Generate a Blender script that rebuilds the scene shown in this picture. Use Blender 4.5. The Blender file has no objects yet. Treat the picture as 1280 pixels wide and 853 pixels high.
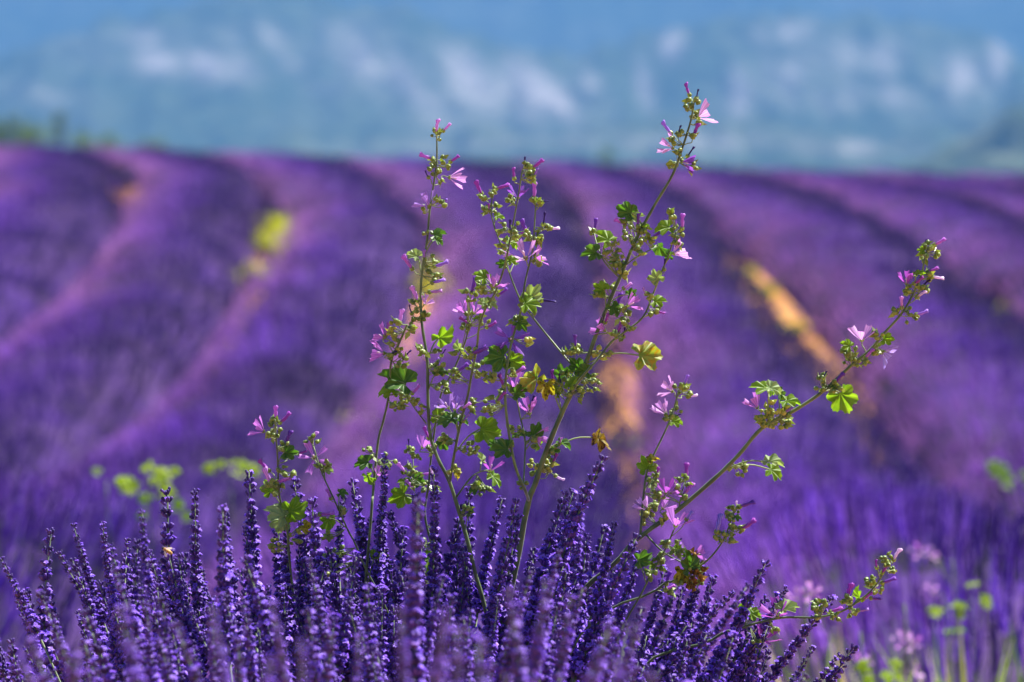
import bpy, math, random
import numpy as np
from mathutils import Vector, Matrix

random.seed(7)
RNG = np.random.default_rng(7)
SC = bpy.context.scene
COL = SC.collection
R = math.radians

# ------------------------------------------------------------------ camera, sky, sun, exposure
F_PX = 100.0 / 36.0 * 1280.0            # focal length in photo pixels
CAM_Z = 1.15
PITCH = math.atan((426.5 - 100.0) / F_PX)
cam_d = bpy.data.cameras.new('camera')
cam_d.lens = 100.0
cam_d.sensor_width = 36.0
cam_d.clip_start = 0.05
cam_d.clip_end = 30000.0
cam_d.dof.use_dof = True
cam_d.dof.focus_distance = 2.6
cam_d.dof.aperture_fstop = 5.6
cam = bpy.data.objects.new('camera', cam_d)
cam.location = (0, 0, CAM_Z)
cam.rotation_euler = (math.pi / 2 - PITCH, 0, 0)
COL.objects.link(cam)
SC.camera = cam

SUN_EL, SUN_AZ = R(57), R(60)           # azimuth from +Y towards +X
world = bpy.data.worlds.new('World')
SC.world = world
world.use_nodes = True
wn = world.node_tree
sky = wn.nodes.new('ShaderNodeTexSky')
sky.sky_type = 'NISHITA'
sky.sun_disc = False
sky.sun_elevation = SUN_EL
sky.sun_rotation = SUN_AZ
sky.altitude = 500
sky.air_density = 1.0
sky.dust_density = 0.4
wn.nodes['Background'].inputs['Strength'].default_value = 0.05
wn.links.new(sky.outputs['Color'], wn.nodes['Background'].inputs['Color'])

sun_d = bpy.data.lights.new('sun', 'SUN')
sun_d.energy = 5.0
sun_d.angle = R(0.5)
sun_d.color = (1.0, 0.95, 0.87)
sun = bpy.data.objects.new('sun', sun_d)
S_DIR = Vector((math.cos(SUN_EL) * math.sin(SUN_AZ), math.cos(SUN_EL) * math.cos(SUN_AZ), math.sin(SUN_EL)))
sun.rotation_euler = S_DIR.to_track_quat('Z', 'Y').to_euler()
sun.location = (3, 1, 6)
COL.objects.link(sun)

SC.view_settings.view_transform = 'Standard'
SC.view_settings.look = 'None'
SC.view_settings.gamma = 1.0
SC.view_settings.exposure = 1.6
SC.view_settings.use_curve_mapping = False

# ------------------------------------------------------------------ helpers
CP, SP = math.cos(PITCH), math.sin(PITCH)


def at(px, py, Y):
    """world point that stands at world depth Y on the sight line of photo pixel px, py"""
    u, v = (px - 640.0) / F_PX, (426.5 - py) / F_PX
    d = Vector((u, CP + v * SP, -SP + v * CP))
    return Vector((0, 0, CAM_Z)) + d * (Y / d.y)


def tag(o, label=None, cat=None, group=None, kind=None):
    if label: o['label'] = label
    if cat: o['category'] = cat
    if group: o['group'] = group
    if kind: o['kind'] = kind
    return o


def empty(name, loc=(0, 0, 0)):
    o = bpy.data.objects.new(name, None)
    o.empty_display_size = 0.05
    o.location = loc
    COL.objects.link(o)
    return o


def mesh_np(name, V, faces, mat, smooth=False, attrs=None):
    """faces: list of (n, k) int arrays"""
    me = bpy.data.meshes.new(name)
    V = np.asarray(V, np.float32)
    me.vertices.add(len(V))
    me.vertices.foreach_set('co', V.ravel())
    loops = np.concatenate([np.asarray(f, np.int32).ravel() for f in faces])
    tot = np.concatenate([np.full(len(f), np.asarray(f).shape[1], np.int32) for f in faces])
    start = np.concatenate([[0], np.cumsum(tot)[:-1]]).astype(np.int32)
    me.loops.add(len(loops))
    me.loops.foreach_set('vertex_index', loops)
    me.polygons.add(len(tot))
    me.polygons.foreach_set('loop_start', start)
    me.polygons.foreach_set('loop_total', tot)
    me.polygons.foreach_set('use_smooth', np.full(len(tot), smooth, bool))
    for an, arr in (attrs or {}).items():
        arr = np.asarray(arr, np.float32)
        if arr.ndim == 1:
            a = me.attributes.new(an, 'FLOAT', 'POINT')
            a.data.foreach_set('value', arr)
        else:
            a = me.attributes.new(an, 'FLOAT_COLOR', 'POINT')
            a.data.foreach_set('color', arr.ravel())
    me.update(calc_edges=True)
    me.validate()
    if mat is not None:
        me.materials.append(mat)
    return me


def mesh_py(name, V, Fs, mats, smooth=True, midx=None):
    me = bpy.data.meshes.new(name)
    me.from_pydata([tuple(v) for v in V], [], [tuple(f) for f in Fs])
    for m in (mats if isinstance(mats, (list, tuple)) else [mats]):
        me.materials.append(m)
    me.polygons.foreach_set('use_smooth', [smooth] * len(me.polygons))
    if midx is not None:
        me.polygons.foreach_set('material_index', midx)
    me.update()
    return me


def link(name, me, parent=None, mtx=None):
    o = bpy.data.objects.new(name, me)
    COL.objects.link(o)
    if parent is not None:
        o.parent = parent
    if mtx is not None:
        o.matrix_basis = mtx
    return o


def vnoise(x, y, seed=0):
    """smooth 2-d value noise, about -1..1"""
    xi, yi = np.floor(x).astype(np.int64), np.floor(y).astype(np.int64)
    xf, yf = x - xi, y - yi
    u, v = xf * xf * (3 - 2 * xf), yf * yf * (3 - 2 * yf)

    def h(a, b):
        n = (a * 374761393 + b * 668265263 + seed * 1442695041) & 0x7fffffff
        n = ((n ^ (n >> 13)) * 1274126177) & 0x7fffffff
        return ((n ^ (n >> 16)) & 0xffff) / 32767.5 - 1.0
    return (h(xi, yi) * (1 - u) + h(xi + 1, yi) * u) * (1 - v) + (h(xi, yi + 1) * (1 - u) + h(xi + 1, yi + 1) * u) * v


def fbm(x, y, oct=4, seed=0):
    s, a, t = 0, 1.0, 0
    for k in range(oct):
        s = s + a * vnoise(x * 2 ** k + 17 * k, y * 2 ** k - 9 * k, seed + k)
        t += a
        a *= 0.5
    return s / t


def catmull(pts, n=6):
    P = [Vector(p) for p in pts]
    if len(P) < 3:
        return [P[0].lerp(P[-1], i / n) for i in range(n + 1)]
    out = []
    Q = [2 * P[0] - P[1]] + P + [2 * P[-1] - P[-2]]
    for i in range(1, len(Q) - 2):
        a, b, c, d = Q[i - 1:i + 3]
        for k in range(n):
            t = k / n
            out.append(0.5 * ((2 * b) + (c - a) * t + (2 * a - 5 * b + 4 * c - d) * t * t + (3 * b - a - 3 * c + d) * t ** 3))
    out.append(P[-1])
    return out


def frame(z, hint=Vector((0.31, -0.9, 0.2))):
    z = z.normalized()
    x = hint.cross(z)
    if x.length < 1e-4:
        x = Vector((1, 0, 0)).cross(z)
    x.normalize()
    return x, z.cross(x), z


def tube(pts, rad, sides=6, cap=True):
    V, Fs = [], []
    n = len(pts)
    for i, p in enumerate(pts):
        t = (pts[min(i + 1, n - 1)] - pts[max(i - 1, 0)])
        x, y, _ = frame(t)
        r = rad[i] if hasattr(rad, '__len__') else rad
        for k in range(sides):
            a = 2 * math.pi * k / sides
            V.append(p + x * (r * math.cos(a)) + y * (r * math.sin(a)))
    for i in range(n - 1):
        for k in range(sides):
            k2 = (k + 1) % sides
            Fs.append((i * sides + k, i * sides + k2, (i + 1) * sides + k2, (i + 1) * sides + k))
    if cap:
        Fs.append(tuple(range((n - 1) * sides, n * sides)))
        Fs.append(tuple(reversed(range(sides))))
    return V, Fs


class MB:
    """collects geometry of one part"""
    def __init__(self):
        self.V, self.F, self.M = [], [], []

    def add(self, V, Fs, mi=0, mtx=None):
        o = len(self.V)
        self.V += [mtx @ Vector(v) for v in V] if mtx is not None else [Vector(v) for v in V]
        self.F += [tuple(i + o for i in f) for f in Fs]
        self.M += [mi] * len(Fs)

    def mesh(self, name, mats, smooth=True, inv=None):
        V = [inv @ v for v in self.V] if inv is not None else self.V
        return mesh_py(name, V, self.F, mats, smooth, self.M)


def lathe(profile, sides=6):
    """profile [(r, z)]"""
    V, Fs = [], []
    for r, z in profile:
        for k in range(sides):
            a = 2 * math.pi * k / sides
            V.append((r * math.cos(a), r * math.sin(a), z))
    n = len(profile)
    for i in range(n - 1):
        for k in range(sides):
            k2 = (k + 1) % sides
            Fs.append((i * sides + k, i * sides + k2, (i + 1) * sides + k2, (i + 1) * sides + k))
    Fs.append(tuple(range((n - 1) * sides, n * sides)))
    Fs.append(tuple(reversed(range(sides))))
    return V, Fs


def m_from(o, x, y, z, s=1.0):
    return Matrix(((x.x * s, y.x * s, z.x * s, o.x), (x.y * s, y.y * s, z.y * s, o.y), (x.z * s, y.z * s, z.z * s, o.z), (0, 0, 0, 1)))


# ------------------------------------------------------------------ materials
def new_mat(name):
    m = bpy.data.materials.new(name)
    m.use_nodes = True
    nt = m.node_tree
    for n in list(nt.nodes):
        nt.nodes.remove(n)
    out = nt.nodes.new('ShaderNodeOutputMaterial')
    return m, nt, out


def N(nt, typ, **kw):
    n = nt.nodes.new(typ)
    for k, v in kw.items():
        if k.startswith('i_'):
            n.inputs[k[2:].replace('_', ' ')].default_value = v
        else:
            setattr(n, k, v)
    return n


def ramp(nt, fac, stops):
    r = nt.nodes.new('ShaderNodeValToRGB')
    e = r.color_ramp.elements
    while len(e) < len(stops):
        e.new(0.5)
    for i, (p, c) in enumerate(stops):
        e[i].position = p
        e[i].color = (*c, 1)
    nt.links.new(fac, r.inputs['Fac'])
    return r.outputs['Color']


def mixc(nt, fac, a, b, mode='MIX'):
    m = nt.nodes.new('ShaderNodeMix')
    m.data_type = 'RGBA'
    m.blend_type = mode
    for sock, v in ((m.inputs[0], fac), (m.inputs[6], a), (m.inputs[7], b)):
        if isinstance(v, (int, float)):
            sock.default_value = v
        elif isinstance(v, tuple):
            sock.default_value = (*v, 1)
        else:
            nt.links.new(v, sock)
    return m.outputs[2]


def thin(name, color_fn, trans=0.4, rough=0.5, tint=(1, 1, 1), gain=1.0, spec=0.5, sheen=0.0):
    """leaf / petal material: reflecting and letting light through"""
    m, nt, out = new_mat(name)
    c = color_fn(nt)
    p = N(nt, 'ShaderNodeBsdfPrincipled')
    p.inputs['Roughness'].default_value = rough
    p.inputs['Specular IOR Level'].default_value = spec
    p.inputs['Sheen Weight'].default_value = sheen
    nt.links.new(c, p.inputs['Base Color'])
    t = N(nt, 'ShaderNodeBsdfTranslucent')
    tc = mixc(nt, 1.0, c, tuple(gain * k for k in tint), 'MULTIPLY')
    nt.links.new(tc, t.inputs['Color'])
    mx = N(nt, 'ShaderNodeMixShader')
    mx.inputs[0].default_value = trans
    nt.links.new(p.outputs[0], mx.inputs[1])
    nt.links.new(t.outputs[0], mx.inputs[2])
    nt.links.new(mx.outputs[0], out.inputs['Surface'])
    return m


def solid(name, color_fn, rough=0.6, spec=0.3, sheen=0.0):
    m, nt, out = new_mat(name)
    p = N(nt, 'ShaderNodeBsdfPrincipled')
    p.inputs['Roughness'].default_value = rough
    p.inputs['Specular IOR Level'].default_value = spec
    p.inputs['Sheen Weight'].default_value = sheen
    nt.links.new(color_fn(nt), p.inputs['Base Color'])
    nt.links.new(p.outputs[0], out.inputs['Surface'])
    return m


def objnoise(nt, scale, detail=3.0):
    tc = N(nt, 'ShaderNodeTexCoord')
    n = N(nt, 'ShaderNodeTexNoise')
    n.inputs['Scale'].default_value = scale
    n.inputs['Detail'].default_value = detail
    nt.links.new(tc.outputs['Object'], n.inputs['Vector'])
    return n.outputs['Fac']


def two_tone(a, b, scale, lo=0.4, hi=0.6):
    return lambda nt: ramp(nt, objnoise(nt, scale), [(lo, a), (hi, b)])


def attr_col(name):
    def f(nt):
        a = N(nt, 'ShaderNodeAttribute')
        a.attribute_name = name
        return a.outputs['Color']
    return f


def leaf_color(a, b, vein, spot=None):
    def f(nt):
        tc = N(nt, 'ShaderNodeTexCoord')
        n = N(nt, 'ShaderNodeTexNoise')
        n.inputs['Scale'].default_value = 3.0
        n.inputs['Detail'].default_value = 5
        nt.links.new(tc.outputs['Object'], n.inputs['Vector'])
        base = ramp(nt, n.outputs['Fac'], [(0.38, a), (0.62, b)])
        # veins fan out from the leaf base along the five lobes
        sep = N(nt, 'ShaderNodeSeparateXYZ')
        nt.links.new(tc.outputs['Object'], sep.inputs[0])
        at2 = N(nt, 'ShaderNodeMath', operation='ARCTAN2')
        nt.links.new(sep.outputs['X'], at2.inputs[0])
        nt.links.new(sep.outputs['Y'], at2.inputs[1])
        mu = N(nt, 'ShaderNodeMath', operation='MULTIPLY')
        mu.inputs[1].default_value = 2 * math.pi / R(50)
        nt.links.new(at2.outputs[0], mu.inputs[0])
        co = N(nt, 'ShaderNodeMath', operation='COSINE')
        nt.links.new(mu.outputs[0], co.inputs[0])
        v = ramp(nt, co.outputs[0], [(0.97, (0, 0, 0)), (1.0, (.6, .6, .6))])
        c = mixc(nt, v, base, vein)
        if spot:
            n2 = N(nt, 'ShaderNodeTexNoise')
            n2.inputs['Scale'].default_value = 7.0
            n2.inputs['Detail'].default_value = 3
            nt.links.new(tc.outputs['Object'], n2.inputs['Vector'])
            s = ramp(nt, n2.outputs['Fac'], [(0.52, (0, 0, 0)), (0.6, (1, 1, 1))])
            c = mixc(nt, s, c, spot)
        return c
    return f


LEAF = {
    'dark': thin('leaf_dark_green', leaf_color((0.035, 0.10, 0.018), (0.06, 0.15, 0.022), (0.16, 0.26, 0.06)), 0.38, 0.45, (1.5, 1.5, 0.5), 1.4),
    'bright': thin('leaf_fresh_green', leaf_color((0.10, 0.20, 0.015), (0.16, 0.28, 0.02), (0.24, 0.36, 0.06)), 0.5, 0.45, (1.4, 1.4, 0.5), 1.3),
    'lime': thin('leaf_lime', leaf_color((0.22, 0.33, 0.015), (0.34, 0.45, 0.02), (0.36, 0.46, 0.06)), 0.5, 0.5, (1.3, 1.3, 0.5), 1.3),
    'pale': thin('leaf_pale_green', leaf_color((0.22, 0.31, 0.13), (0.30, 0.40, 0.17), (0.10, 0.2, 0.05)), 0.4, 0.55, (1.1, 1.2, 0.5), 1.0),
    'yellow': thin('leaf_yellowing', leaf_color((0.25, 0.27, 0.02), (0.40, 0.34, 0.03), (0.3, 0.34, 0.08), (0.10, 0.06, 0.015)), 0.5, 0.55, (1.3, 1.2, 0.5), 1.2),
    'withered': thin('leaf_withered', leaf_color((0.34, 0.27, 0.03), (0.12, 0.07, 0.015), (0.38, 0.34, 0.1), (0.05, 0.02, 0.01)), 0.4, 0.6, (1.3, 1.1, 0.5), 1.1),
    'wrinkled': thin('leaf_wrinkled', leaf_color((0.13, 0.23, 0.03), (0.34, 0.36, 0.07), (0.36, 0.42, 0.14), (0.30, 0.21, 0.02)), 0.45, 0.5, (1.3, 1.3, 0.5), 1.2),
}


def petal_color(c, vein):
    def f(nt):
        tc = N(nt, 'ShaderNodeTexCoord')
        sep = N(nt, 'ShaderNodeSeparateXYZ')
        nt.links.new(tc.outputs['Object'], sep.inputs[0])
        ad = N(nt, 'ShaderNodeMath', operation='ADD')
        ad.inputs[1].default_value = 0.35
        nt.links.new(sep.outputs['Y'], ad.inputs[0])
        dv = N(nt, 'ShaderNodeMath', operation='DIVIDE')
        nt.links.new(sep.outputs['X'], dv.inputs[0])
        nt.links.new(ad.outputs[0], dv.inputs[1])
        mu = N(nt, 'ShaderNodeMath', operation='MULTIPLY')
        mu.inputs[1].default_value = 48.0
        nt.links.new(dv.outputs[0], mu.inputs[0])
        co = N(nt, 'ShaderNodeMath', operation='COSINE')
        nt.links.new(mu.outputs[0], co.inputs[0])
        v = ramp(nt, co.outputs[0], [(0.25, (0, 0, 0)), (0.85, (1, 1, 1))])
        # veins and throat are darker towards the claw
        cl = ramp(nt, sep.outputs['Y'], [(0.05, (1, 1, 1)), (0.95, (0.3, 0.3, 0.3))])
        fac = mixc(nt, 1.0, v, cl, 'MULTIPLY')
        return mixc(nt, fac, c, vein)
    return f


TONES = {  # petal, vein
    'pale': ((0.68, 0.40, 0.80), (0.34, 0.08, 0.46)),
    'pink': ((0.54, 0.21, 0.69), (0.24, 0.03, 0.36)),
    'lilac': ((0.42, 0.25, 0.74), (0.16, 0.04, 0.40)),
    'magenta': ((0.42, 0.10, 0.55), (0.16, 0.015, 0.24)),
    'violet': ((0.25, 0.085, 0.52), (0.08, 0.015, 0.26)),
    'dark': ((0.055, 0.028, 0.20), (0.02, 0.008, 0.09)),
    'white': ((0.78, 0.68, 0.86), (0.5, 0.3, 0.62)),
    'blue': ((0.40, 0.33, 0.84), (0.14, 0.05, 0.48)),
}
PETAL = {k: thin('petal_' + k, petal_color(*v), 0.42, 0.5, (1.05, 0.9, 1.05), 1.15, 0.25) for k, v in TONES.items()}
M_STEM = solid('mallow_stem', two_tone((0.045, 0.075, 0.028), (0.10, 0.15, 0.045), 60), 0.45, 0.4, 0.25)
M_STEMG = solid('mallow_pedicel', two_tone((0.10, 0.16, 0.03), (0.20, 0.26, 0.07), 90), 0.45, 0.4, 0.3)
M_BUD = thin('bud_green', two_tone((0.10, 0.17, 0.02), (0.26, 0.34, 0.06), 140, 0.38, 0.62), 0.28, 0.38, (1.2, 1.2, 0.5), 1.2, 0.6, 0.2)
M_BUDY = thin('bud_yellow_green', two_tone((0.20, 0.26, 0.02), (0.42, 0.42, 0.07), 140, 0.38, 0.62), 0.28, 0.38, (1.2, 1.2, 0.5), 1.2, 0.6, 0.2)
M_BUDB = thin('bud_withered', two_tone((0.12, 0.05, 0.015), (0.36, 0.20, 0.03), 160, 0.38, 0.62), 0.25, 0.6, (1.2, 1.0, 0.5), 1.1, 0.3)
M_COLUMN = solid('stamen_column', two_tone((0.6, 0.4, 0.55), (0.75, 0.6, 0.7), 300), 0.6)

M_CALYX = thin('lavender_calyx', two_tone((0.030, 0.012, 0.115), (0.115, 0.046, 0.34), 170, 0.40, 0.62), 0.12, 0.5, (1, 0.8, 1.2), 1.0, 0.35, 0.04)
M_COROLLA = thin('lavender_corolla', two_tone((0.22, 0.095, 0.76), (0.42, 0.24, 0.90), 130), 0.40, 0.5, (0.9, 0.75, 1.1), 1.1, 0.25)
M_LSTEM = solid('lavender_stem', two_tone((0.07, 0.12, 0.05), (0.15, 0.20, 0.09), 60), 0.55, 0.3, 0.3)
M_LLEAF = thin('lavender_leaf', two_tone((0.055, 0.085, 0.05), (0.10, 0.14, 0.08), 9), 0.2, 0.6)
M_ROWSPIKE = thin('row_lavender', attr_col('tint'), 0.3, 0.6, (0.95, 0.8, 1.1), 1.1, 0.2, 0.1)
M_ROWMOUND = solid('row_foliage', two_tone((0.050, 0.018, 0.15), (0.065, 0.036, 0.11), 1.6, 0.35, 0.7), 0.9, 0.1)
M_GRASS = thin('weed_grass', attr_col('tint'), 0.45, 0.5, (1.2, 1.2, 0.5), 1.2)
M_TREELEAF = thin('tree_leaf', attr_col('tint'), 0.3, 0.6, (1.2, 1.2, 0.5), 1.1)
M_BARK = solid('bark', two_tone((0.06, 0.045, 0.03), (0.13, 0.10, 0.07), 4), 0.9, 0.1)


# ------------------------------------------------------------------ terrain
GY = np.array([-60, 0, 2.6, 4.5, 6, 10, 17.6, 27, 38, 52, 60, 75, 120, 250, 600, 1500, 2600, 9000.])
GZ = np.array([0.2, 0, -0.02, -0.20, -0.48, -1.05, -1.66, -1.76, -1.48, -1.30, -1.30, -1.95, -3.6, -7.4, -24, -80, -125, -135.])


def pchip(xs, ys, x):
    """smooth monotone-ish interpolation"""
    x = np.clip(np.asarray(x, float), xs[0], xs[-1])
    i = np.clip(np.searchsorted(xs, x) - 1, 0, len(xs) - 2)
    d = np.diff(ys) / np.diff(xs)
    m = np.concatenate([[d[0]], np.where(d[:-1] * d[1:] > 0, 2 * d[:-1] * d[1:] / (d[:-1] + d[1:] + 1e-12 * np.sign(d[1:] + 1e-30)), 0), [d[-1]]])
    h = xs[i + 1] - xs[i]
    t = (x - xs[i]) / h
    return (ys[i] * (1 + 2 * t) * (1 - t) ** 2 + m[i] * h * t * (1 - t) ** 2 + ys[i + 1] * t * t * (3 - 2 * t) + m[i + 1] * h * t * t * (t - 1))


def ground_z(x, y):
    x = np.asarray(x, float)
    y = np.asarray(y, float)
    tilt = np.clip((y - 8) / 45, 0, 1)
    return pchip(GY, GZ, y) - 0.030 * np.clip(x, -14, 14) * tilt + 0.03 * vnoise(x * 0.9, y * 0.9, 3)


def build_ground():
    ys = np.concatenate([np.arange(-30, 70, 0.5), np.geomspace(70, 9000, 70)])
    us = np.linspace(-1, 1, 121)
    Yg, Ug = np.meshgrid(ys, us, indexing='ij')
    half = np.maximum(22, 0.55 * Yg + 10)
    Xg = Ug * half
    Zg = ground_z(Xg, Yg)
    V = np.stack([Xg, Yg, Zg], -1).reshape(-1, 3)
    n, m = Yg.shape
    idx = np.arange(n * m).reshape(n, m)
    q = np.stack([idx[:-1, :-1], idx[:-1, 1:], idx[1:, 1:], idx[1:, :-1]], -1).reshape(-1, 4)

    def col(nt):
        tc = N(nt, 'ShaderNodeTexCoord')
        def nz(s, d=5):
            n = N(nt, 'ShaderNodeTexNoise')
            n.inputs['Scale'].default_value = s
            n.inputs['Detail'].default_value = d
            nt.links.new(tc.outputs['Object'], n.inputs['Vector'])
            return n.outputs['Fac']
        soil = ramp(nt, nz(2.2), [(0.3, (0.42, 0.18, 0.055)), (0.5, (0.56, 0.27, 0.08)), (0.7, (0.60, 0.34, 0.13))])
        soil = mixc(nt, ramp(nt, nz(9.0), [(0.45, (0, 0, 0)), (0.7, (0.5, 0.5, 0.5))]), soil, (0.30, 0.15, 0.06))
        far = ramp(nt, nz(0.02), [(0.4, (0.05, 0.08, 0.03)), (0.6, (0.16, 0.16, 0.07))])
        sep = N(nt, 'ShaderNodeSeparateXYZ')
        nt.links.new(tc.outputs['Object'], sep.inputs[0])
        mr = N(nt, 'ShaderNodeMapRange')
        mr.inputs['From Min'].default_value = 62
        mr.inputs['From Max'].default_value = 75
        nt.links.new(sep.outputs['Y'], mr.inputs['Value'])
        return mixc(nt, mr.outputs['Result'], soil, far)
    me = mesh_np('ground', V, [q], solid('ground_soil', col, 0.95, 0.1), True)
    return tag(link('ground', me), 'ochre soil of the lavender field', None, None, 'structure')


build_ground()


# ------------------------------------------------------------------ mountains
def build_hill(name, y0, y1, crest_px, base_z, rock, seed, label, forest=((0.030, 0.055, 0.028), (0.075, 0.10, 0.05)), rough_amp=30.0, back=900):
    """mountain side rising from y0 to its crest at y1; crest_px [(px, py)] of the crest line, rock [(px, py, rx, ry, ang, w)] outcrops"""
    xs = np.linspace(-0.34 * y1, 0.34 * y1, 260)
    cp = np.array(crest_px, float)
    cx = (cp[:, 0] - 640) / F_PX * y1
    cz = CAM_Z - (cp[:, 1] - 100) / F_PX * y1
    ts = np.concatenate([np.linspace(0, 1, 90), np.linspace(1.03, 1 + back / (y1 - y0), 14)])
    T, X = np.meshgrid(ts, xs, indexing='ij')
    crest = pchip(cx, cz, X)
    Y = y0 + T * (y1 - y0) + 60 * fbm(X / 260, T * 2, 3, seed + 5)
    up = np.clip(T, 0, 1)
    prof = up ** 0.9 * (0.75 + 0.25 * up)
    Z = base_z + (crest - base_z) * prof
    Z = np.where(T > 1, crest - (T - 1) * (crest - base_z) * 0.8, Z)
    gul = fbm(X / 70 + 0.6 * T, T * 1.6, 4, seed)
    Z = Z + rough_amp * gul * np.clip(T * 4, 0, 1) * np.clip((1.6 - T), 0.3, 1) + 0.5 * rough_amp * fbm(X / 22, Y / 40, 3, seed + 2)
    px = X / Y * F_PX + 640
    py = 100 - (Z - CAM_Z) / Y * F_PX
    rk = np.zeros_like(X)
    for (rx, ry, sx, sy, ang, w) in rock:
        c, s = math.cos(R(ang)), math.sin(R(ang))
        dx, dy = px - rx, py - ry
        a, b = (dx * c + dy * s) / sx, (-dx * s + dy * c) / sy
        rk = np.maximum(rk, w * np.exp(-(a * a + b * b)))
    sa = np.where(px < 760, .82, .97)
    sb = np.where(px < 760, .57, .24)
    streak = fbm((px * sa - py * sb) / 21, (px * sb + py * sa) / 75, 3, seed + 9)
    rk = np.clip(rk * np.clip(0.85 + 1.7 * streak, 0.15, 1.6) + 0.16 * np.clip(fbm(px / 90, py / 34, 4, seed + 4) + .1, 0, 1), 0, 1)
    V = np.stack([X, Y, Z], -1).reshape(-1, 3)
    n, m = X.shape
    idx = np.arange(n * m).reshape(n, m)
    q = np.stack([idx[:-1, :-1], idx[:-1, 1:], idx[1:, 1:], idx[1:, :-1]], -1).reshape(-1, 4)

    def col(nt):
        a = N(nt, 'ShaderNodeAttribute')
        a.attribute_name = 'rock'
        tc = N(nt, 'ShaderNodeTexCoord')
        n1 = N(nt, 'ShaderNodeTexNoise')
        n1.inputs['Scale'].default_value = 0.03
        n1.inputs['Detail'].default_value = 6
        nt.links.new(tc.outputs['Object'], n1.inputs['Vector'])
        wood = ramp(nt, n1.outputs['Fac'], [(0.35, forest[0]), (0.65, forest[1])])
        stone = ramp(nt, n1.outputs['Fac'], [(0.3, (0.30, 0.27, 0.28)), (0.6, (0.46, 0.42, 0.43))])
        return mixc(nt, a.outputs['Fac'], wood, stone)
    me = mesh_np(name, V, [q], solid(name + '_slope', col, 0.95, 0.05), True, {'rock': rk.ravel()})
    return tag(link(name, me), label, None, None, 'structure')


build_hill('hills', 2700, 3300, [(-900, 190), (0, 190), (420, 176), (640, 168), (760, 156), (900, 150), (1010, 160), (1110, 172), (1180, 160), (1230, 138), (1290, 112), (1500, 60), (2200, 90)],
           -125, [(560, 182, 120, 9, 0, 0.2), (900, 178, 150, 12, 0, 0.28), (1060, 184, 60, 9, 0, 0.32), (700, 176, 60, 8, 0, 0.2)], 11, 'low wooded foothills below the mountain')
build_hill('near_hill', 1300, 1900, [(-900, 300), (1000, 300), (1150, 240), (1190, 206), (1240, 168), (1290, 138), (1500, 60), (2200, 60)], -85, [], 51, 'dark wooded slope at the right edge', back=300)
build_hill('mountain', 3500, 4300,
           [(-900, 90), (-200, 110), (0, 75), (150, 25), (330, -8), (480, 5), (560, 28), (660, 66), (720, 70), (790, 48), (850, 34), (940, 22), (1040, 22), (1150, 26), (1230, 38), (1270, 70), (1330, 110), (1500, 120), (2200, 100)],
           -125,
           [(235, 80, 75, 16, 4, 0.75), (330, 48, 60, 18, 8, 0.3), (380, 78, 40, 14, 0, 0.2), (190, 48, 50, 12, -5, 0.35),
            (520, 96, 95, 30, 22, 0.62), (610, 108, 95, 34, 10, 0.85), (688, 128, 40, 22, 20, 0.75), (735, 105, 18, 18, 0, 0.35), (596, 150, 60, 10, 0, 0.35), (455, 70, 22, 26, 40, 0.45),
            (838, 58, 15, 18, 10, 0.75), (806, 108, 12, 30, -16, 0.6), (925, 112, 14, 30, 4, 0.65), (975, 40, 40, 14, -10, 0.5), (975, 100, 26, 28, 10, 0.5), (1075, 70, 60, 30, 6, 0.38),
            (1190, 95, 36, 26, 10, 0.6), (1240, 88, 12, 34, 4, 0.8), (1100, 118, 60, 14, 6, 0.4), (1035, 128, 40, 14, 0, 0.4), (420, 110, 30, 10, 0, 0.3), (60, 120, 60, 18, 10, 0.2)],
           23, 'limestone mountain with pale cliffs beyond the field')
build_hill('far_mountain', 5600, 7000, [(-1500, -60), (0, -70), (400, -110), (800, -120), (1300, -80), (2600, -60)], -130, [], 37, 'farther mountain fading to blue')


# ------------------------------------------------------------------ field rows
# centre lines of the furrows, metres: x at the depths FY; they bulge right and swing left over the crest
FY = np.array([3.5, 8, 13, 18, 23, 27, 35, 40, 44, 48, 52, 58, 64, 75.])
F2 = np.array([-3.6, -4.0, -4.2, -4.35, -4.5, -4.7, -5.1, -5.5, -5.95, -6.5, -7.1, -8.3, -9.6, -11.8])
F3 = np.array([-1.6, -2.1, -2.34, -2.55, -2.68, -2.85, -3.15, -3.35, -3.65, -4.1, -4.7, -5.8, -7.0, -9.0])
F4 = np.array([-.6, -.9, -1.1, -1.18, -1.16, -1.05, -.96, -1.15, -1.55, -2.0, -2.5, -3.2, -4.0, -5.6])
F5 = np.array([.2, .45, .65, .82, .95, 1.06, 1.16, 1.17, 1.15, 1.05, .85, .4, -.2, -1.4])
F6 = np.array([1.2, 1.7, 2.2, 2.6, 2.85, 3.04, 3.17, 3.2, 3.18, 3.1, 2.95, 2.6, 2.1, 1.1])
F7 = np.array([3.0, 3.4, 3.9, 4.4, 4.85, 5.2, 5.6, 5.7, 5.7, 5.65, 5.5, 5.2, 4.7, 3.7])
FURROWS = [F2 - 11.6 - .025 * FY, F2 - 9.2 - .02 * FY, F2 - 6.9 - .015 * FY, F2 - 4.6 - .01 * FY, F2 - 2.3 - .005 * FY, F2, F3, F4, F5, F6, F7, F7 + 2.35, F7 + 4.7, F7 + 7.05, F7 + 9.4, F7 + 11.75, F7 + 14.1]


def gap_x(g, y):
    return pchip(FY, FURROWS[g + 3], y)


# where a furrow lies open: (furrow, from y, to y, half opening)
OPEN = [(2, 45.5, 53, .36), (3, 37.5, 47, .27), (3, 34.2, 37.4, .24), (4, 26.5, 39.5, .14), (4, 21.5, 24.8, .18), (5, 20.5, 30, .12), (5, 43, 47, .2), (6, 23.5, 42, .23), (7, 31, 35.5, .26)]


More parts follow.
